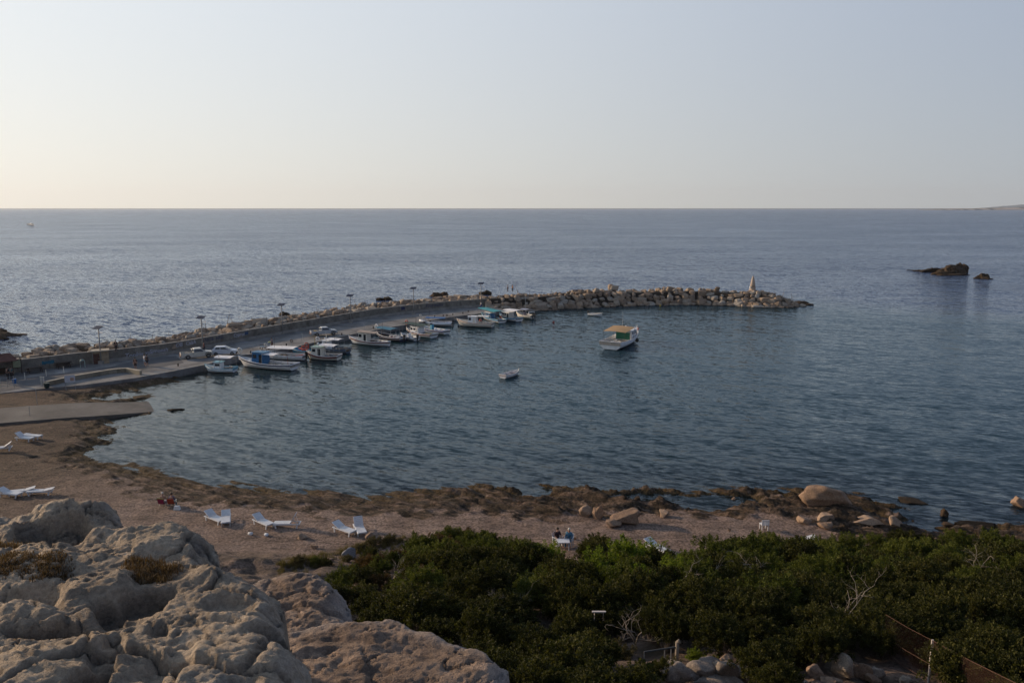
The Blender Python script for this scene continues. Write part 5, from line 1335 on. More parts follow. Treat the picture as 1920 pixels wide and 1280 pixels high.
def wheels(e, xs_, hw, r_):
    for x in xs_:
        for s in (-1, 1):
            w_ = empty('wheel', (x, s*(hw-.08), r_)); w_.parent = e
            MB().ring((0,0,0), r_*.76, r_*.25, 'y', 18, 8).build('tyre', M_tyre, w_, True)
            MB().tube([(0,-.07*1,0),(0,.07,0)], r_*.6, 12).build('rim', M_rim, w_)
def hatchback(label, rear_px, front_px, col):
    a = P(*rear_px, QZ); b = P(*front_px, QZ); e = empty('parked_car', ((a.x+b.x)/2, (a.y+b.y)/2, QZ+.01), math.atan2(b.y-a.y, b.x-a.x), label, 'car')
    m = MB(); side_loft(m, [(-1.85,.32,.76),(-1.9,.55,.79),(-1.88,.86,.78),(-1.75,.93,.76),(.75,.94,.77),(1.7,.80,.72),(1.86,.62,.72),(1.88,.36,.70),(1.75,.26,.7),(-1.75,.26,.72)], 0); m.build('body', col, e)
    r_ = MB(); side_loft(r_, [(-1.74,.92,.74),(-1.45,1.33,.61),(-1.30,1.40,.58),(.02,1.41,.58),(.15,1.38,.59),(.92,.93,.74)], 0); r_.build('roof', col, e)
    for s in (-1, 1):
        glaze(e, [(-1.38,s*.725,.97),(-.62,s*.725,.97),(-.62,s*.635,1.31),(-1.20,s*.635,1.31)][::s], M_glass, 'window', .02)
        glaze(e, [(-.52,s*.725,.97),(.66,s*.725,.97),(.16,s*.635,1.31),(-.52,s*.635,1.31)][::s], M_glass, 'window', .02)
        MB().box((.62,s*.82,1.0),(.12,.12,.1)).build('mirror', M_black, e)
        MB().box((1.82,s*.55,.68),(.1,.3,.13)).build('headlight', paint('lamp_glass',(0.5,0.5,0.48),.15,.1,4), e)
        MB().box((-1.89,s*.6,.74),(.05,.2,.22)).build('tail_light', M_red, e)
    glaze(e, [(.90,-.66,.98),(.90,.66,.98),(.20,.55,1.36),(.20,-.55,1.36)], M_glass, 'windscreen', .02)
    glaze(e, [(-1.74,.64,.99),(-1.74,-.64,.99),(-1.49,-.54,1.32),(-1.49,.54,1.32)], M_glass, 'rear_window', .02)
    MB().box((1.87,0,.40),(.14,1.46,.24)).build('bumper', M_black, e); MB().box((-1.90,0,.42),(.12,1.5,.22)).build('bumper', col, e)
    wheels(e, (-1.22,1.22), .80, .29); return e
def pickup(label, rear_px, front_px, col, load=None):
    a = P(*rear_px, QZ); b = P(*front_px, QZ); e = empty('parked_pickup', ((a.x+b.x)/2, (a.y+b.y)/2, QZ+.01), math.atan2(b.y-a.y, b.x-a.x), label, 'pickup truck')
    m = MB(); side_loft(m, [(-.55,.42,.80),(-.55,1.0,.82),(1.35,1.02,.80),(2.2,.92,.76),(2.32,.70,.75),(2.32,.45,.74),(2.2,.38,.74),(-.4,.38,.78)], 0); m.build('body', col, e)
    r_ = MB(); side_loft(r_, [(-.52,.99,.78),(-.50,1.48,.66),(-.38,1.56,.62),(.55,1.56,.62),(.66,1.52,.63),(1.28,1.0,.76)], 0); r_.build('roof', col, e)
    bd = MB().box((-1.45,-.78,.74),(1.75,.05,.5)).box((-1.45,.78,.74),(1.75,.05,.5)).box((-1.45,0,.52),(1.75,1.5,.06)).box((-.60,0,.76),(.05,1.52,.5)); bd.build('load_bed', col, e)
    MB().box((-2.34,0,.76),(.05,1.6,.46)).build('tailgate', col, e); MB().box((-2.42,0,.44),(.1,1.5,.14)).build('bumper', M_rust, e); MB().box((2.33,0,.46),(.12,1.56,.22)).build('bumper', M_rim, e)
    for s in (-1, 1):
        glaze(e, [(-.38,s*.765,1.05),(.98,s*.765,1.05),(.62,s*.675,1.44),(-.38,s*.675,1.44)][::s], M_glass, 'window', .02)
        MB().box((2.28,s*.56,.76),(.1,.28,.14)).build('headlight', paint('lamp_glass',(0.5,0.5,0.48),.15,.1,4), e)
        MB().box((-2.36,s*.72,.66),(.06,.1,.3)).build('tail_light', M_red, e)
        MB().tube([(1.62-.45,s*.79,.5),(1.62-.3,s*.80,.80),(1.62,s*.81,.90),(1.62+.3,s*.80,.80),(1.62+.45,s*.79,.5)], .05, 5).build('wheel_arch', M_black, e)
    glaze(e, [(1.25,-.66,1.05),(1.25,.66,1.05),(.72,.58,1.48),(.72,-.58,1.48)], M_glass, 'windscreen', .02)
    glaze(e, [(-.525,.6,1.08),(-.525,-.6,1.08),(-.51,-.55,1.42),(-.51,.55,1.42)], M_glass, 'rear_window', .02)
    if load:
        q = MB(); rr = random.Random(4)
        for i in range(5): q.box((-2.0+i*.28, rr.uniform(-.4,.4), .70+rr.uniform(0,.1)), (.4,.45,.3), rr.uniform(-1,1))
        q.build('load', load, e)
    MB().tube([(-.7,-.72,1.0),(-.7,-.66,1.42),(-.7,.66,1.42),(-.7,.72,1.0)], .035, 6).build('roll_bar', M_steel, e)
    wheels(e, (-1.35,1.62), .84, .35); return e
M_cw = paint('cream_car_paint', (0.50,0.48,0.42), 0.35, 0.12, 1.5, 0, .25, .6); M_cs = paint('white_car_paint', (0.56,0.58,0.62), 0.3, 0.08, 1.5, 0, .1, .6); M_cp = paint('pale_grey_car_paint', (0.42,0.44,0.46), 0.35, 0.15, 1.5, 0, .3, .6)
pickup('cream white pickup truck parked beside the white hatchback on the quay', (342,673), (396,668.5), M_cw, M_deck)
hatchback('small white hatchback parked between the cream pickup and the moored boats', (401,665.5), (443,664.5), M_cs)
pickup('pale grey pickup truck with yellow load parked behind the slate grey boat', (584,630), (630,627), M_cp, M_ywl)

# ================================================================== PEOPLE
M_skin = paint('skin', (0.36,0.20,0.14), 0.6, 0.1, 6); M_hair = paint('dark_hair', (0.02,0.014,0.01), 0.7, 0.3, 9); M_whair = paint('white_hat', (0.62,0.58,0.50), 0.8, 0.15, 6)
def cloth(nm, c): return paint('cloth_'+nm, c, 0.85, 0.25, 6)
def skin_mesh(name, joints, edges, radii, sub=2):
    me = bpy.data.meshes.new(name); me.from_pydata(joints, edges, []); ob = bpy.data.objects.new('tmp', me); COL.objects.link(ob)
    md = ob.modifiers.new('s', 'SKIN'); md.use_smooth_shade = True
    for i, r_ in enumerate(radii):
        v = me.skin_vertices[0].data[i]; v.radius = r_ if isinstance(r_, tuple) else (r_, r_)
    me.skin_vertices[0].data[0].use_root = True
    ms_ = ob.modifiers.new('b', 'SUBSURF'); ms_.levels = sub
    dg = bpy.context.evaluated_depsgraph_get(); out = bpy.data.meshes.new_from_object(ob.evaluated_get(dg)); out.name = name
    bpy.data.objects.remove(ob); return out
def person(loc, rz, label, top, bottom, pose='stand', h=1.72, hair=None, long_legs=True, shirt=True, hat=None, sleeves=False, group=None):
    e = empty('person', loc, rz, label, 'person', group); k = h/1.72
    # joints in body space: x forward, y left
    if pose in ('stand', 'walk'):
        st = .0 if pose == 'stand' else .24
        J = dict(pel=(0,0,.95), wai=(0,0,1.10), che=(.01,0,1.30), nek=(.01,0,1.46), hd0=(.03,0,1.56), hd1=(.035,0,1.67),
                 shl=(0,.17,1.41), ell=(-st*.5-.02,.23,1.14), wrl=(st*.2+.06,.24,.90), hal=(st*.2+.10,.235,.80), shr=(0,-.17,1.41), elr=(st*.5,-.23,1.14), wrr=(st+.10,-.22,.92), har=(st+.15,-.21,.83),
                 hpl=(0,.09,.90), knl=(st*.7+.03,.10,.50), anl=(st*.9-.02,.10,.09), tol=(st*.9+.14,.12,.035), hpr=(0,-.09,.90), knr=(-st*.3+.03,-.10,.50), anr=(-st*1.2-.02,-.10,.10), tor=(-st*1.2+.14,-.12,.035))
    elif pose == 'bend':
        J = dict(pel=(-.05,0,.92), wai=(.08,0,1.04), che=(.26,0,1.14), nek=(.40,0,1.20), hd0=(.50,0,1.20), hd1=(.60,0,1.19),
                 shl=(.34,.17,1.15), ell=(.46,.21,.92), wrl=(.62,.17,.78), hal=(.68,.15,.72), shr=(.34,-.17,1.15), elr=(.46,-.21,.92), wrr=(.62,-.17,.78), har=(.68,-.15,.72),
                 hpl=(-.05,.10,.88), knl=(.08,.13,.50), anl=(-.02,.14,.09), tol=(.14,.16,.035), hpr=(-.05,-.10,.88), knr=(-.05,-.12,.50), anr=(-.16,-.13,.09), tor=(0,-.15,.035))
    else:  # sit
        J = dict(pel=(0,0,.50), wai=(-.02,0,.66), che=(-.02,0,.86), nek=(0,0,1.02), hd0=(.02,0,1.11), hd1=(.03,0,1.22),
                 shl=(0,.17,.97), ell=(.06,.23,.72), wrl=(.26,.19,.64), hal=(.34,.17,.63), shr=(0,-.17,.97), elr=(.06,-.23,.72), wrr=(.26,-.19,.64), har=(.34,-.17,.63),
                 hpl=(.04,.10,.48), knl=(.46,.12,.50), anl=(.50,.12,.09), tol=(.64,.13,.04), hpr=(.04,-.10,.48), knr=(.46,-.12,.50), anr=(.50,-.12,.09), tor=(.64,-.13,.04))
    RD = dict(pel=(.15,.11), wai=(.135,.10), che=(.155,.11), nek=.055, hd0=.075, hd1=.085, shl=.06, ell=.042, wrl=.03, hal=.038, shr=.06, elr=.042, wrr=.03, har=.038, hpl=.085, knl=.058, anl=.04, tol=.035, hpr=.085, knr=.058, anr=.04, tor=.035)
    E_ = [('pel','wai'),('wai','che'),('che','nek'),('nek','hd0'),('hd0','hd1'),('che','shl'),('shl','ell'),('ell','wrl'),('wrl','hal'),('che','shr'),('shr','elr'),('elr','wrr'),('wrr','har'),('pel','hpl'),('hpl','knl'),('knl','anl'),('anl','tol'),('pel','hpr'),('hpr','knr'),('knr','anr'),('anr','tor')]
    def mk(nm, names, grow, m):
        idx = {n: i for i, n in enumerate(names)}; es = [(idx[a], idx[b]) for a, b in E_ if a in idx and b in idx]
        rr = [(tuple(q+grow for q in RD[n]) if isinstance(RD[n], tuple) else RD[n]+grow) for n in names]
        me = skin_mesh(nm, [tuple(c*k for c in J[n]) for n in names], es, rr, 1); return link(nm, me, e, m)
    mk('body', list(J), 0.0, M_skin)
    if shirt:
        nm = ['che','wai','pel','shl','shr'] + (['ell','elr'] if True else []) + (['wrl','wrr'] if sleeves else [])
        mk('shirt', nm, 0.022, top)
    mk('trousers', ['pel','hpl','knl','hpr','knr'] + (['anl','anr'] if long_legs else []), 0.024, bottom)
    hd = Vector(J['hd1'])*k
    MB().sphere(hd+Vector((-.012,0,.025)), .098*k, 10, 7, (1.05,.95,1.0)).build('hat' if hat else 'hair', hat or hair or M_hair, e, True)
    f = MB().sphere(hd+Vector((.092,0,-.035)), .016, 6, 4); f.build('nose', M_skin, e, True)
    return e
PW = [ ((218,653.5), 2.0, -.6, 'lone dark figure standing on the sea wall right of the stone hut', cloth('black',(0.015,0.016,0.02)), cloth('charcoal',(0.02,0.02,0.03)), 'stand', dict(sleeves=True)),
]
def put(px, py, z, rz, *a, **kw): return person(P(px, py, z), rz, *a, **kw)
put(218, 659, QZ+1.80, 2.2, 'lone dark figure standing on top of the sea wall right of the stone hut', cloth('black',(0.015,0.016,0.02)), cloth('charcoal',(0.02,0.02,0.03)), 'stand', sleeves=True)
put(254.5, 692.5, QZ+.01, -1.2, 'person in brown top and bare legs walking alone just left of the couple', cloth('dark_brown',(0.06,0.03,0.025)), cloth('dark_brown',(0.06,0.03,0.025)), 'walk', long_legs=False)
put(272, 685, QZ+.01, 1.2, 'person in white top with pale shorts, left of the strolling couple', cloth('white',(0.7,0.68,0.65)), cloth('pale_blue',(0.35,0.42,0.5)), 'stand', long_legs=False, h=1.65)
put(276, 686.5, QZ+.01, 1.0, 'bare armed person in black top and shorts, right of the strolling couple', cloth('black',(0.015,0.016,0.02)), cloth('black',(0.015,0.016,0.02)), 'walk', long_legs=False)
put(383, 660.5, QZ+.01, -2.6, 'person in dark red jacket standing at the foot of the second street lamp', cloth('dark_red',(0.16,0.02,0.02)), cloth('charcoal',(0.02,0.02,0.03)), 'stand', sleeves=True)
put(504, 653, QZ+.01, 0.0, 'person in pale green shirt bending over on the quay behind the blue wheelhouse boat', cloth('pale_green',(0.36,0.50,0.20)), cloth('pale_blue',(0.35,0.48,0.55)), 'bend', sleeves=True)
put(510.5, 653.5, QZ+.01, 3.1, 'person in grey with dark top facing the bending person on the quay', cloth('grey',(0.11,0.11,0.14)), cloth('brown',(0.12,0.06,0.05)), 'stand', sleeves=True, h=1.78)
put(902, 579, QZ+.01, 2.9, 'person in white shirt and blue trousers walking by the last street lamp', cloth('white',(0.7,0.68,0.65)), cloth('blue',(0.04,0.08,0.22)), 'walk')
put(952, 547, 3.75, 2.6, 'person in pale grey standing on the breakwater crest, left of two', cloth('pale_grey',(0.38,0.38,0.40)), cloth('grey',(0.11,0.11,0.14)), 'stand')
put(961, 547, 3.75, -2.6, 'person in dark red standing on the breakwater crest, right of two', cloth('dark_red',(0.16,0.02,0.02)), cloth('charcoal',(0.02,0.02,0.03)), 'stand')
# motor scooter between the two people on the quay
q = P(497, 655, QZ+.01); sc_ = empty('motor_scooter', q, .2, 'pale motor scooter with red rear parked beside the bending person', 'scooter')
for x in (-.6,.6): MB().ring((x,0,.24), .19, .06, 'y', 14, 6).build('wheel', M_tyre, sc_, True)
MB().box((-.42,0,.58),(.75,.3,.36), taper=.8).build('body', paint('scooter_paint',(0.45,0.5,0.52),.4,.1,3), sc_); MB().box((.05,0,.32),(.5,.28,.08)).build('footboard', M_black, sc_)
MB().tube([(.6,0,.25),(.42,0,.95)], .05, 6).build('steering_column', M_steel, sc_); MB().tube([(.42,-.3,.98),(.42,.3,.98)], .025, 5).build('handlebar', M_black, sc_); MB().box((-.4,0,.80),(.7,.26,.1)).build('seat', M_black, sc_); MB().box((.45,0,.62),(.08,.36,.55), M=Matrix.Rotation(-.25,4,'Y')).build('front_shield', paint('scooter_paint',(0.45,0.5,0.52),.4,.1,3), sc_)

# ================================================================== LEFT END OF THE QUAY
M_wood = paint('dark_stained_wood', (0.045,0.028,0.02), 0.75, 0.3, 5); M_roof = paint('red_brown_roof', (0.13,0.055,0.04), 0.8, 0.35, 3, 0, .3)
kb = P(2, 704, QZ); kd = math.atan2(wall_xy[3][1]-wall_xy[1][1], wall_xy[3][0]-wall_xy[1][0])
k_ = empty('shelter', kb, kd, 'dark wooden shelter with red brown roof and solar panels at the left edge', 'shelter')
for x in (-3.0,-.9,1.3):
    for y in (-.9,1.0): MB().box((x,y,1.15),(.14,.14,2.3)).build('post', M_wood, k_)
rows = [[(-3.4,-1.5,2.15),(1.9,-1.5,2.15)],[(-3.1,0.05,3.05),(1.4,0.05,3.05)]]; MB().sheet(rows, .08).build('roof', M_roof, k_)
rows = [[(-3.1,0.05,3.05),(1.4,0.05,3.05)],[(-3.4,1.5,2.15),(1.9,1.5,2.15)]]; MB().sheet(rows, .08).build('roof', M_roof, k_)
MB().box((-1.3,.15,3.40),(2.9,1.3,.06), M=Matrix.Rotation(R(28),4,'X')).build('solar_panel', M_pv, k_)
MB().box((-.9,.6,.5),(3.6,.1,.9)).build('back_board', M_wood, k_)
ib = P(33, 701, QZ); i_ = empty('information_board', ib, kd, 'wooden framed information board beside the shelter', 'notice board')
for x in (-.55,.55): MB().box((x,0,1.05),(.1,.1,2.1)).build('post', M_wood, i_)
MB().box((0,0,1.45),(1.0,.05,1.0)).build('panel', paint('faded_notice',(0.26,0.28,0.18),.7,.3,5), i_); MB().box((0,0,2.05),(1.3,.12,.1)).build('frame_top', M_wood, i_); MB().box((0,0,.90),(1.1,.08,.08)).build('frame_bottom', M_wood, i_)
for px, py, lb in [(66,698,'dark wooden picnic table by the sea wall, left of two'),(119,689,'dark wooden picnic table by the sea wall, right of two')]:
    b_ = P(px, py, QZ); e = empty('picnic_table', b_, kd, lb, 'picnic table', 'picnic tables by the sea wall')
    for j in range(3): MB().box((0,-.26+.26*j,.76),(2.2,.24,.05)).build('table_plank', M_wood, e)
    for y in (-.72,.72): MB().box((0,y,.45),(2.2,.26,.05)).build('bench_plank', M_wood, e)
    for x in (-.8,.8):
        MB().box((x,0,.40),(.1,1.5,.08)).build('cross_beam', M_wood, e)
        for s in (-1,1): MB().tube([(x,s*.55,0),(x,s*.2,.74)], .05, 4).build('leg', M_wood, e)
# post box shaped pedestal, bins, gate posts, sign
q = P(155, 689, QZ); e = empty('drinking_fountain', q, kd, 'green white pedestal with arched frame left of the stone hut', 'fountain')
M_pg = paint('pale_green_paint',(0.32,0.40,0.36),.6,.3,4)
MB().tube([(-.28,0,0),(-.28,0,1.0),(-.1,0,1.2),(.15,0,1.2),(.32,0,1.0),(.34,0,0)], .06, 6).build('frame', M_pg, e); MB().box((0,0,1.08),(.5,.3,.14)).build('basin', M_pg, e)
for px, py, lb in [(78,722,'white gate post left of the parapet'),(82.5,722.5,'second white gate post, nearer the parapet')]:
    q = P(px, py, QZ); o = MB().box((0,0,.55),(.16,.16,1.1)).box((0,0,1.13),(.2,.2,.06)).build('gate_post', paint('white_masonry_paint',(0.42,0.42,0.40),.7,.3,3,0,.4)); o.location = q; tag(o, lb, 'post')
q = P(88, 727, QZ); o = MB().tube([(0,0,0),(0,0,.1),(0,0,.6),(0,0,.66)], [.22,.3,.38,.40], 10).build('planter', paint('dark_green_plastic',(0.01,0.03,0.028),.6,.3,4)); o.location = q; tag(o, 'dark round planter at the left end of the parapet', 'planter')
q = P(28, 724, QZ); bn = empty('litter_bin', q, 0, 'blue litter bin hanging by the fence near the left edge', 'bin')
MB().tube([(0,0,.35),(0,0,1.0)], [.2,.26], 10).build('bucket', M_bt, bn); MB().tube([(0,.28,0),(0,.28,1.2)], .03, 5).build('post', M_steel, bn)
q = P(133, 731, .75); s_ = empty('signboard', q, .35, 'white faded signboard on two posts below the parapet', 'sign')
for x in (-.55,.55): MB().box((x,0,.95),(.06,.06,1.9)).build('post', M_steel, s_)
pn_ = MB().box((0,-.045,1.5),(1.2,.03,.9)).build('panel', paint('white_sign',(0.45,0.47,0.52),.5,.15,3), s_); MB().box((.25,-.064,1.42),(.42,.006,.42)).build('picture', paint('sign_picture',(0.40,0.26,0.20),.6,.4,5), pn_)
for px, py, lb in [(47,711,'slim white marker post on the footway, left of three'),(87,705,'slim white marker post on the footway, middle of three'),(120,699,'slim white marker post on the footway, right of three')]:
    q = P(px, py, QZ); o = MB().tube([(0,0,0),(0,0,.95)], .04, 6).build('marker_post', WH2); o.location = q; tag(o, lb, 'post', 'marker posts along the footway')
for px, py, hh_, lb in [(70,760,2.0,'thin grey post on the brown bank behind the slipway'),(57,788,1.6,'thin grey post at the lower edge of the slipway')]:
    q = T(px, py); o = MB().tube([(0,0,0),(0,0,hh_)], .035, 6).build('post', M_steel); o.location = q; tag(o, lb, 'post')
# railing fence at the far left
a = P(-60,734,QZ); b = P(27,727,QZ); f_ = empty('railing', a, math.atan2(b.y-a.y, b.x-a.x), 'grey metal railing along the road at the left edge', 'railing'); Lr = (b-a).length
for i in range(8): MB().tube([(Lr*i/7,0,0),(Lr*i/7,0,1.5)], .03, 5).build('post', M_steel, f_)
for z in (.35,.75,1.12,1.45): MB().tube([(0,0,z),(Lr,0,z)], .022, 5).build('rail', M_steel, f_)
for px, py, lb, top_ in [(15,712,'dark figure by the shelter at the far left', cloth('black',(0.015,0.016,0.02))),(22,711,'person in teal top beside the dark figure near the shelter', cloth('teal',(0.06,0.14,0.15)))]:
    put(px, py, QZ+.01, 1.4, lb, top_, cloth('charcoal',(0.02,0.02,0.03)), 'stand')

# ================================================================== BEACH FURNITURE
M_pl = paint('white_plastic', (0.60,0.61,0.63), 0.4, 0.15, 3, 0, .25)
def lounger(px, py, ang, back, label, m=M_pl, flip=False):
    q = T(px, py); e = empty('sun_lounger', (q.x, q.y, G(q.x, q.y)), ang, label, 'sun lounger', 'white sun loungers on the beach')
    fr = MB()
    for y in (-.31,.31): fr.tube([(-.95,y,.33),(.95,y,.33)], .04, 5)
    for x in (-.93,.25,.93): fr.tube([(x,-.31,.33),(x,.31,.33)], .035, 5)
    fr.build('frame', m, e)
    for i in range(9): MB().box((-.90+i*.135,0,.385),(.115,.60,.03)).build('slat', m, e)
    br = R(back); bx_ = MB(); M_ = Matrix.Translation((.30,0,.385)) @ Matrix.Rotation(-br, 4, 'Y')
    bk = MB()
    for y in (-.30,.30): bk.box(M_ @ Vector((.36,y,0)), (.74,.05,.05), M=Matrix.Rotation(-br,4,'Y'))
    bo = bk.build('backrest', m, e)
    for i in range(6): MB().box(M_ @ Vector((.06+.125*i,0,.005)), (.105,.58,.03), M=Matrix.Rotation(-br,4,'Y')).build('back_slat', m, bo)
    if back > 15: MB().tube([M_ @ Vector((.5,-.26,-.02)), (.75,-.26,.33)], .02, 4).tube([M_ @ Vector((.5,.26,-.02)), (.75,.26,.33)], .02, 4).build('backrest_strut', m, e)
    for x, dx in ((-.75,-.10),(.70,.10)):
        for y in (-.29,.29): MB().box((x+dx*.5,y,.16),(.10,.06,.34), M=Matrix.Rotation(dx*2,4,'Y')).build('leg', m, e)
    return e
lounger(539,988,0.05,62,'white lounger with its back raised upright, right end of the left beach group')
lounger(494,985,2.45,28,'white lounger seen from behind, just left of the upright one')
lounger(404,978,2.5,30,'white lounger nearest to the outcrop edge, left of the two side by side')
lounger(424,979,1.9,20,'low white lounger second from the outcrop edge')
lounger(646,999,2.5,25,'white lounger at the edge of the dry grass, left of two')
lounger(675,998,1.95,55,'white lounger with high back at the edge of the dry grass, right of two')
lounger(47,826,2.85,38,'white lounger on the brown beach left of the dark reef')
lounger(62,822,2.95,5,'flat white lounger lying behind the tilted one near the left edge')
lounger(2,845,0.4,35,'white lounger cut by the left edge of the view')
lounger(40,927,0.35,12,'white lounger with flat back above the outcrop, left of two', )
lounger(76,927,0.12,10,'long low white lounger above the outcrop, right of two')
lounger(20,931,2.9,25,'white lounger tipped behind the two above the outcrop')
lounger(1232,1033,2.2,20,'white lounger half hidden by the fresh green bushes')
lounger(1505,1020,0.2,10,'white lounger almost hidden behind the bushes right of the upright one')
q = T(1432,992); e = empty('beach_chair', q, R(95), 'single white slatted chair standing alone on the right part of the beach', 'chair')
MB().box((0,0,.42),(.5,.5,.04)).build('seat', M_pl, e)
bb = MB().box((-.26,0,.78),(.04,.54,.06)).box((-.26,-.25,.6),(.04,.05,.4)).box((-.26,.25,.6),(.04,.05,.4)).build('backrest', M_pl, e)
for i in range(4): MB().box((-.26,-.17+.113*i,.60),(.03,.09,.36)).build('slat', M_pl, bb)
for x in (-.22,.22):
    for y in (-.22,.22): MB().box((x,y,.2),(.05,.05,.41)).build('leg', M_pl, e)
# two people in beach chairs near the outcrop
def beach_chair(px, py, rz, m, label, z=None):
    q = T(px, py); e = empty('folding_chair', (q.x, q.y, G(q.x, q.y)), rz, label, 'folding chair')
    MB().box((.05,0,.34),(.48,.5,.03)).build('seat', m, e)
    M_ = Matrix.Rotation(-.25,4,'Y'); MB().box((-.26,0,.55),(.04,.50,.46), M=M_).build('backrest', m, e)
    for s in (-.27,.27):
        MB().tube([(.28,s,0),(-.25,s,.52)], .016, 4).tube([(-.25,s,0),(.28,s,.50)], .016, 4).tube([(-.18,s,.5),(-.32,s,.80)], .016, 4).build('frame', M_steel, e)
        MB().box((.03,s,.55),(.45,.05,.03)).build('armrest', WH2, e)
    return e, q
c1, q1 = beach_chair(306,950,R(80),paint('magenta_canvas',(0.20,0.01,0.05),.85,.2,5),'folding chair with dark magenta back, left of the two')
c2, q2 = beach_chair(323,950,R(92),paint('orange_canvas',(0.28,0.04,0.015),.85,.2,5),'folding chair with rusty orange back, right of the two')
MB().box((-.30,0,.74),(.05,.54,.14), M=Matrix.Rotation(-.25,4,'Y')).build('towel', paint('olive_towel',(0.16,0.17,0.03),.9,.25,5), c1)
z1 = G(q1.x,q1.y); person((q1.x+.0, q1.y, z1-.10), R(100), 'person in white hat and pale shirt sitting in the magenta chair', cloth('sand',(0.4,0.3,0.22)), cloth('pale_grey',(0.38,0.38,0.40)), 'sit', hat=M_whair)
person((q2.x, q2.y, z1-.10), R(92), 'dark haired person in blue top sitting in the orange chair', cloth('blue',(0.04,0.08,0.22)), cloth('teal',(0.06,0.14,0.15)), 'sit')
q = T(332,955); o = MB().box((0,0,.16),(.5,.3,.3), taper=.7).build('beach_bag', cloth('white',(0.7,0.68,0.65))); o.location = q; tag(o, 'white beach bag on the sand beside the orange chair', 'bag')
# two people at a white table in front of the bushes
def arm_chair(loc, rz, label):
    e = empty('plastic_armchair', loc, rz, label, 'armchair')
    MB().box((0,0,.42),(.46,.5,.04)).build('seat', M_pl, e); MB().sheet([[(-.24,-.27,.42),(-.28,0,.42),(-.24,.27,.42)],[(-.30,-.28,.84),(-.36,0,.92),(-.30,.28,.84)]], .03).build('backrest', M_pl, e)
    for s in (-1,1): MB().box((0,s*.28,.63),(.48,.05,.03)).build('armrest', M_pl, e)
    for x in (-.2,.2):
        for y in (-.24,.24): MB().box((x,y,.31),(.05,.05,.62)).build('leg', M_pl, e)
qa = T(1045,1022); qb = T(1067,1023); za = G(qa.x,qa.y); zb = G(qb.x,qb.y)
arm_chair((qa.x,qa.y,za), R(-55), 'white plastic armchair behind the white table, left of two'); arm_chair((qb.x,qb.y,zb), R(-110), 'white plastic armchair behind the white table, right of two')
person((qa.x,qa.y,za), R(-60), 'dark haired person in dark top sitting at the white beach table', cloth('maroon',(0.03,0.015,0.02)), cloth('pale_grey',(0.38,0.38,0.40)), 'sit')
person((qb.x,qb.y,zb), R(-110), 'white haired person in blue shirt sitting at the white beach table', cloth('denim',(0.05,0.15,0.24)), cloth('denim',(0.05,0.15,0.24)), 'sit', hat=M_whair, sleeves=True)
qt = T(1056,1029); e = empty('plastic_table', (qt.x,qt.y,G(qt.x,qt.y)), 0, 'low white plastic table in front of the two seated people', 'table')
MB().box((0,0,.60),(.85,.7,.04)).build('tabletop', M_pl, e)
for x in (-.36,.36):
    for y in (-.28,.28): MB().box((x,y,.29),(.05,.05,.58)).build('leg', M_pl, e)

# ================================================================== ROCKS ON THE BEACH
M_bro = rock_mat('beach_boulder', [(0.20,0.13,0.09),(0.30,0.20,0.135),(0.38,0.27,0.19)], 1.6, 0.7, bd=0.06)
M_gst = rock_mat('grey_rubble', [(0.17,0.14,0.12),(0.27,0.22,0.18),(0.36,0.29,0.22)], 2.5, 0.7, bd=0.05)
def stone(px, py, w_, h_, seed, label, m=None, dep=None, cat='boulder', name='boulder', group=None, sink=.25, z=None):
    q = T(px, py) if z is None else P(px, py, z); t_ = (q-Vector((0,0,EYE_Z))); zc = t_.y*CP - t_.z*SP
    W = w_*zc/FPX/2; Hh_ = h_*zc/FPX/2*1.05
    me = boulder_mesh(name, seed, 4, 13, (W*1.22, (dep or W*.8)*1.2, Hh_*1.35), .10, .42, .80)
    o = link(name, me, None, m or M_bro); o.location = (q.x, q.y+W*.4, q.z+Hh_*(1-sink*2)+.02); o.rotation_euler = (0, 0, random.Random(seed).uniform(-.4,.4)); tag(o, label, cat, group); return o
stone(1558,946,78,34,1,'largest tan boulder standing on the reef at the right',dep=1.0)
stone(1099,968,27,20,2,'rounded tan boulder left of the narrow upright one'); stone(1123,972,20,27,3,'narrow upright tan boulder between two larger ones')
stone(1172,984,64,33,4,'wide low tan boulder with broken top on the reef',dep=.8); stone(1150,988,30,18,40,'small angular stone against the wide low boulder')
stone(1247,968,24,14,5,'small tan boulder at the left end of the tide pool'); stone(1196,938,14,9,6,'small dark stone standing in the tide pool',M_dark); stone(1172,936,8,5,41,'tiny dark stone in the tide pool',M_dark)
stone(1376,938,10,6,7,'small pale stone at the edge of the tide pool'); stone(1508,982,26,16,8,'brown boulder on the beach right of the white chair')
stone(1550,978,38,20,9,'flat tan boulder on the beach below the largest one'); stone(1551,990,32,12,10,'low tan stone in front of the flat boulder')
stone(1584,996,18,15,11,'round boulder with dark shaded hollow near the bushes',M_dark); stone(1680,988,30,20,12,'tan boulder at the right tip of the beach'); stone(1630,985,60,14,42,'long low tan ledge right of the round boulder',dep=.9)
stone(1772,970,18,17,13,'dark block standing in the shallow water at the right',M_dark,z=-.1); stone(1916,952,30,22,14,'brown rock in the water cut by the right edge',z=-.1); stone(1784,990,30,10,15,'low dark rock awash before the right bushes',M_dark,z=-.05)
stone(1713,947,60,8,43,'low wet reef slab awash right of the reef tip',M_dark,z=-.12,dep=.7); stone(1830,990,80,10,44,'long low brown reef rock above the right bushes',M_dark,z=-.05,dep=.7)
stone(1368,1000-5,8,5,45,'tiny pale stone on the pebbles left of the white chair')
stone(469,1003,10,6,16,'flat white stone below the loungers, left of two',M_pl); stone(499,1005,11,6,17,'flat white stone below the loungers, right of two',M_pl)
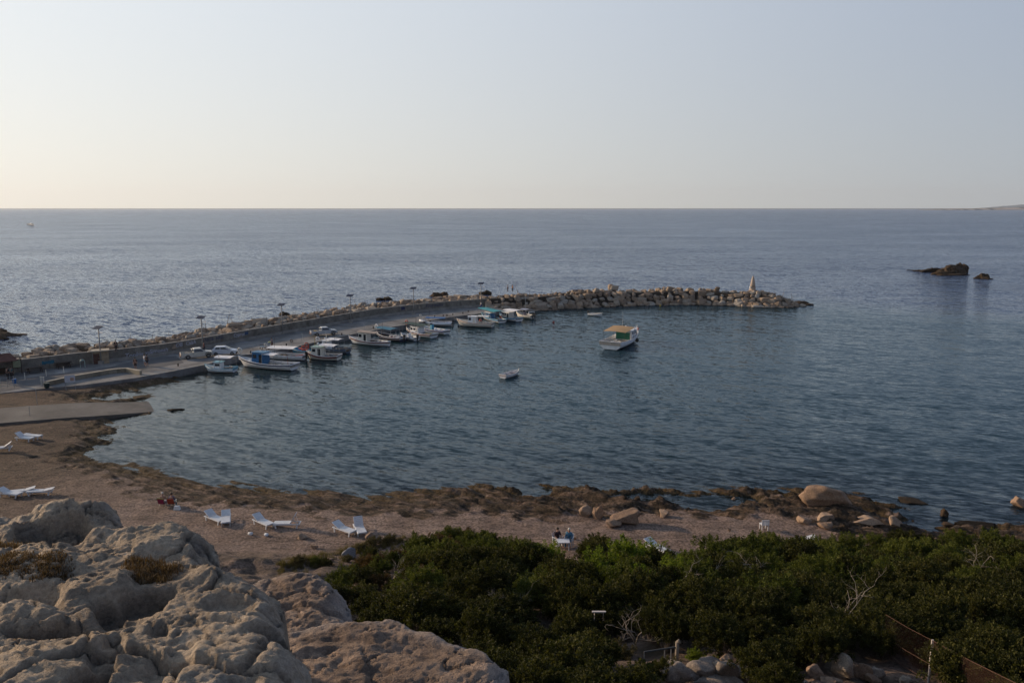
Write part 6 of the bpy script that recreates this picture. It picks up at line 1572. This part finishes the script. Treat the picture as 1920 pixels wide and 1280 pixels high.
stone(588,1028,15,8,18,'small pale stone at the edge of the dry verge'); stone(652,1046,32,24,23,'pale grey angular rock in front of the reddish bushes',rock_mat('grey_rock_face',[(0.16,0.16,0.17),(0.28,0.27,0.28)],3,.8),sink=.35); stone(620,1052,14,8,20,'small orange stone among the dry grass')
stone(566,1010,22,10,46,'flat brown stone sunk in the beach under the loungers'); stone(690,1010,18,10,47,'tan stone beside the high backed lounger'); stone(1077,1011,8,7,48,'single orange stone right of the seated people',paint('orange_stone',(0.55,0.28,0.12),.9,.2,4))
# scattered small reef stones
# rubble at the lower edge
def craggy(label, cx, cy, pieces, m):
    q = T(cx, cy); zc = q.y*CP - (q.z-EYE_Z)*SP; k = zc/FPX; bm = bmesh.new()
    for i, (dx, dy, w_, h_, up_) in enumerate(pieces):
        me = boulder_mesh('tmp', 500+i+int(cx), 4, 12, (1,1,1), .12, .42, .80); n0 = len(bm.verts); bm.from_mesh(me); bm.verts.ensure_lookup_table(); bpy.data.meshes.remove(me)
        for v in bm.verts[n0:]: v.co = Vector((v.co.x*w_*k/2*1.2+dx*k, v.co.y*w_*k/2+dy, v.co.z*h_*k/2*1.35+up_*k))
    me = bpy.data.meshes.new('boulder'); bm.to_mesh(me); bm.free(); me.polygons.foreach_set('use_smooth', [True]*len(me.polygons))
    o = link('boulder', me, None, m); o.location = q; tag(o, label, 'boulder')
craggy('large craggy grey tan rock at the foot of the stair railing', 1325, 1272, [(-35,0,62,44,8),(5,.25,70,52,12),(40,.1,46,50,12),(-5,-.5,80,26,-2),(48,-.35,50,24,-2),(-55,-.3,40,24,0),(62,.3,40,26,4)], M_gst); stone(1362,1252,28,26,22,'upright tan slab leaning on the large grey rock',M_bro,sink=0)
for i, (px, py, w_, h_, lb) in enumerate([(1360,1275,36,28,'tan rounded stone right of the large grey rock'),(1383,1278,24,22,'small stone second in the row along the lower edge'),(1404,1280,22,20,'small stone third in the row along the lower edge'),(1262,1278,60,40,'tan stone under the lower end of the railing'),
        (1531,1275,30,26,'reddish stone left of the biggest pale block'),(1583,1272,52,42,'biggest pale block in the pile left of the fence post'),(1622,1275,32,26,'pale stone right of the biggest block'),(1645,1274,26,22,'rounded pale stone near the fence post'),(1640,1284,30,18,'low pale stone in front of the pile'),(1696,1284,24,16,'last small stone of the pile towards the fence'),(1560,1288,40,16,'low stone at the front of the pile'),(1505,1288,28,14,'small stone at the left end of the pile')]):
    stone(px, py, w_, h_, 60+i, lb, M_gst if i % 2 else M_bro, sink=.1, name='stone', cat='stone')

# ================================================================== STAIR RAILING
ra = T(1240,1262); rl = empty('stair_railing', T(1268,1256), 0, 'old metal stair railing with thick end post above the lower edge', 'railing')
pb = T(1268,1256); dpt = lambda p: Vector(p)-pb
t_ = (pb-Vector((0,0,EYE_Z))); zc0 = t_.y*CP - t_.z*SP; PXM = zc0/FPX
def at_px(px, py, dy=0.0):     # point in the vertical plane of the railing
    X_ = (px-1268)*PXM; return Vector((X_, dy, (1256-py)*PXM/CP))
MB().tube([at_px(1268,1260), at_px(1268,1199)], .075, 8).tube([at_px(1268,1200), at_px(1273,1197)], [.075,.09], 8).build('end_post', paint('worn_wood_post',(0.20,0.16,0.12),.8,.4,5), rl, True)
MB().tube([at_px(1267,1209), at_px(1207,1219)], .035, 6).build('handrail', paint('dark_iron',(0.03,0.03,0.03),.5), rl)
for px, a_, b_ in [(1207,1218,1243),(1245,1214,1268),(1257,1212,1262),(1233,1246,1275)]: MB().tube([at_px(px,a_), at_px(px,b_)], .022, 6).build('baluster', M_steel, rl)
MB().tube([at_px(1265,1237), at_px(1228,1270)], .07, 6).build('stringer', paint('pale_timber',(0.26,0.18,0.13),.8,.3,4), rl)
MB().tube([at_px(1217,1246), at_px(1203,1256), at_px(1185,1268)], .035, 5).build('lower_rail', paint('pale_timber',(0.26,0.18,0.13),.8,.3,4), rl)
q = T(1122,1200); o = MB().box((0,0,1.7),(.62,.10,.05)).tube([(-.2,.1,-.2),(-.2,.02,1.68)], .02, 4).tube([(.2,.1,-.2),(.2,.02,1.68)], .02, 4).build('bench_plank', paint('pale_plank',(0.62,0.55,0.50),.7,.1,4)); o.location = (q.x, q.y, q.z-.3); tag(o, 'short pale plank on thin stakes showing in the dark bushes', 'plank')
# ================================================================== WIRE FENCE
def post_base(px, py_top, h_):
    z = 6.0
    for _ in range(30):
        p = P(px, py_top, z+h_); z = .6*z+.4*G(p.x, p.y)
    return Vector((p.x, p.y, z))
fh = 1.75
fp = [post_base(1660,1160,fh-.2), post_base(1748,1200,fh), post_base(1925,1290,fh), None]
fp[3] = fp[2] + (fp[2]-fp[1])
wf_ = empty('wire_fence', fp[1], 0, 'rusty chain link fence with one pale concrete post in the lower right corner', 'fence')
M_rw = paint('rusty_wire', (0.11,0.05,0.03), 0.8, 0.3, 8)
for p in fp[1:]: MB().tube([p-fp[1]+Vector((0,0,-.4)), p-fp[1]+Vector((.01,0,fh+.03))], [.05,.045], 7).build('fence_post', paint('pale_fence_post',(0.42,0.36,0.33),.8,.25,5), wf_)
wm = MB()
for i in range(3):
    a = fp[i]-fp[1]; b = fp[i+1]-fp[1]; L = (b-a).length; U = (b-a)
    n = int(L/.10)
    up_ = Vector((0,0,1))
    for k in range(-16, n+1):
        for sg in (1, -1):
            s0, s1 = k*.10/L, (k*.10+fh*0.62)/L; z0, z1 = (0, fh) if sg > 0 else (fh, 0)
            if s1 < 0 or s0 > 1: continue
            q0, q1 = max(0, s0), min(1, s1); f0 = (q0-s0)/(s1-s0); f1 = (q1-s0)/(s1-s0)
            wm.tube([a+U*q0+up_*(z0+(z1-z0)*f0), a+U*q1+up_*(z0+(z1-z0)*f1)], .0022, 3, False)
    for z in (fh, fh*.45, .1): MB().tube([a+up_*z, a+U*.5+up_*(z-.03), b+up_*z], .008, 4).build('line_wire', M_rw, wf_)
wm.build('wire_mesh', M_rw, wf_)
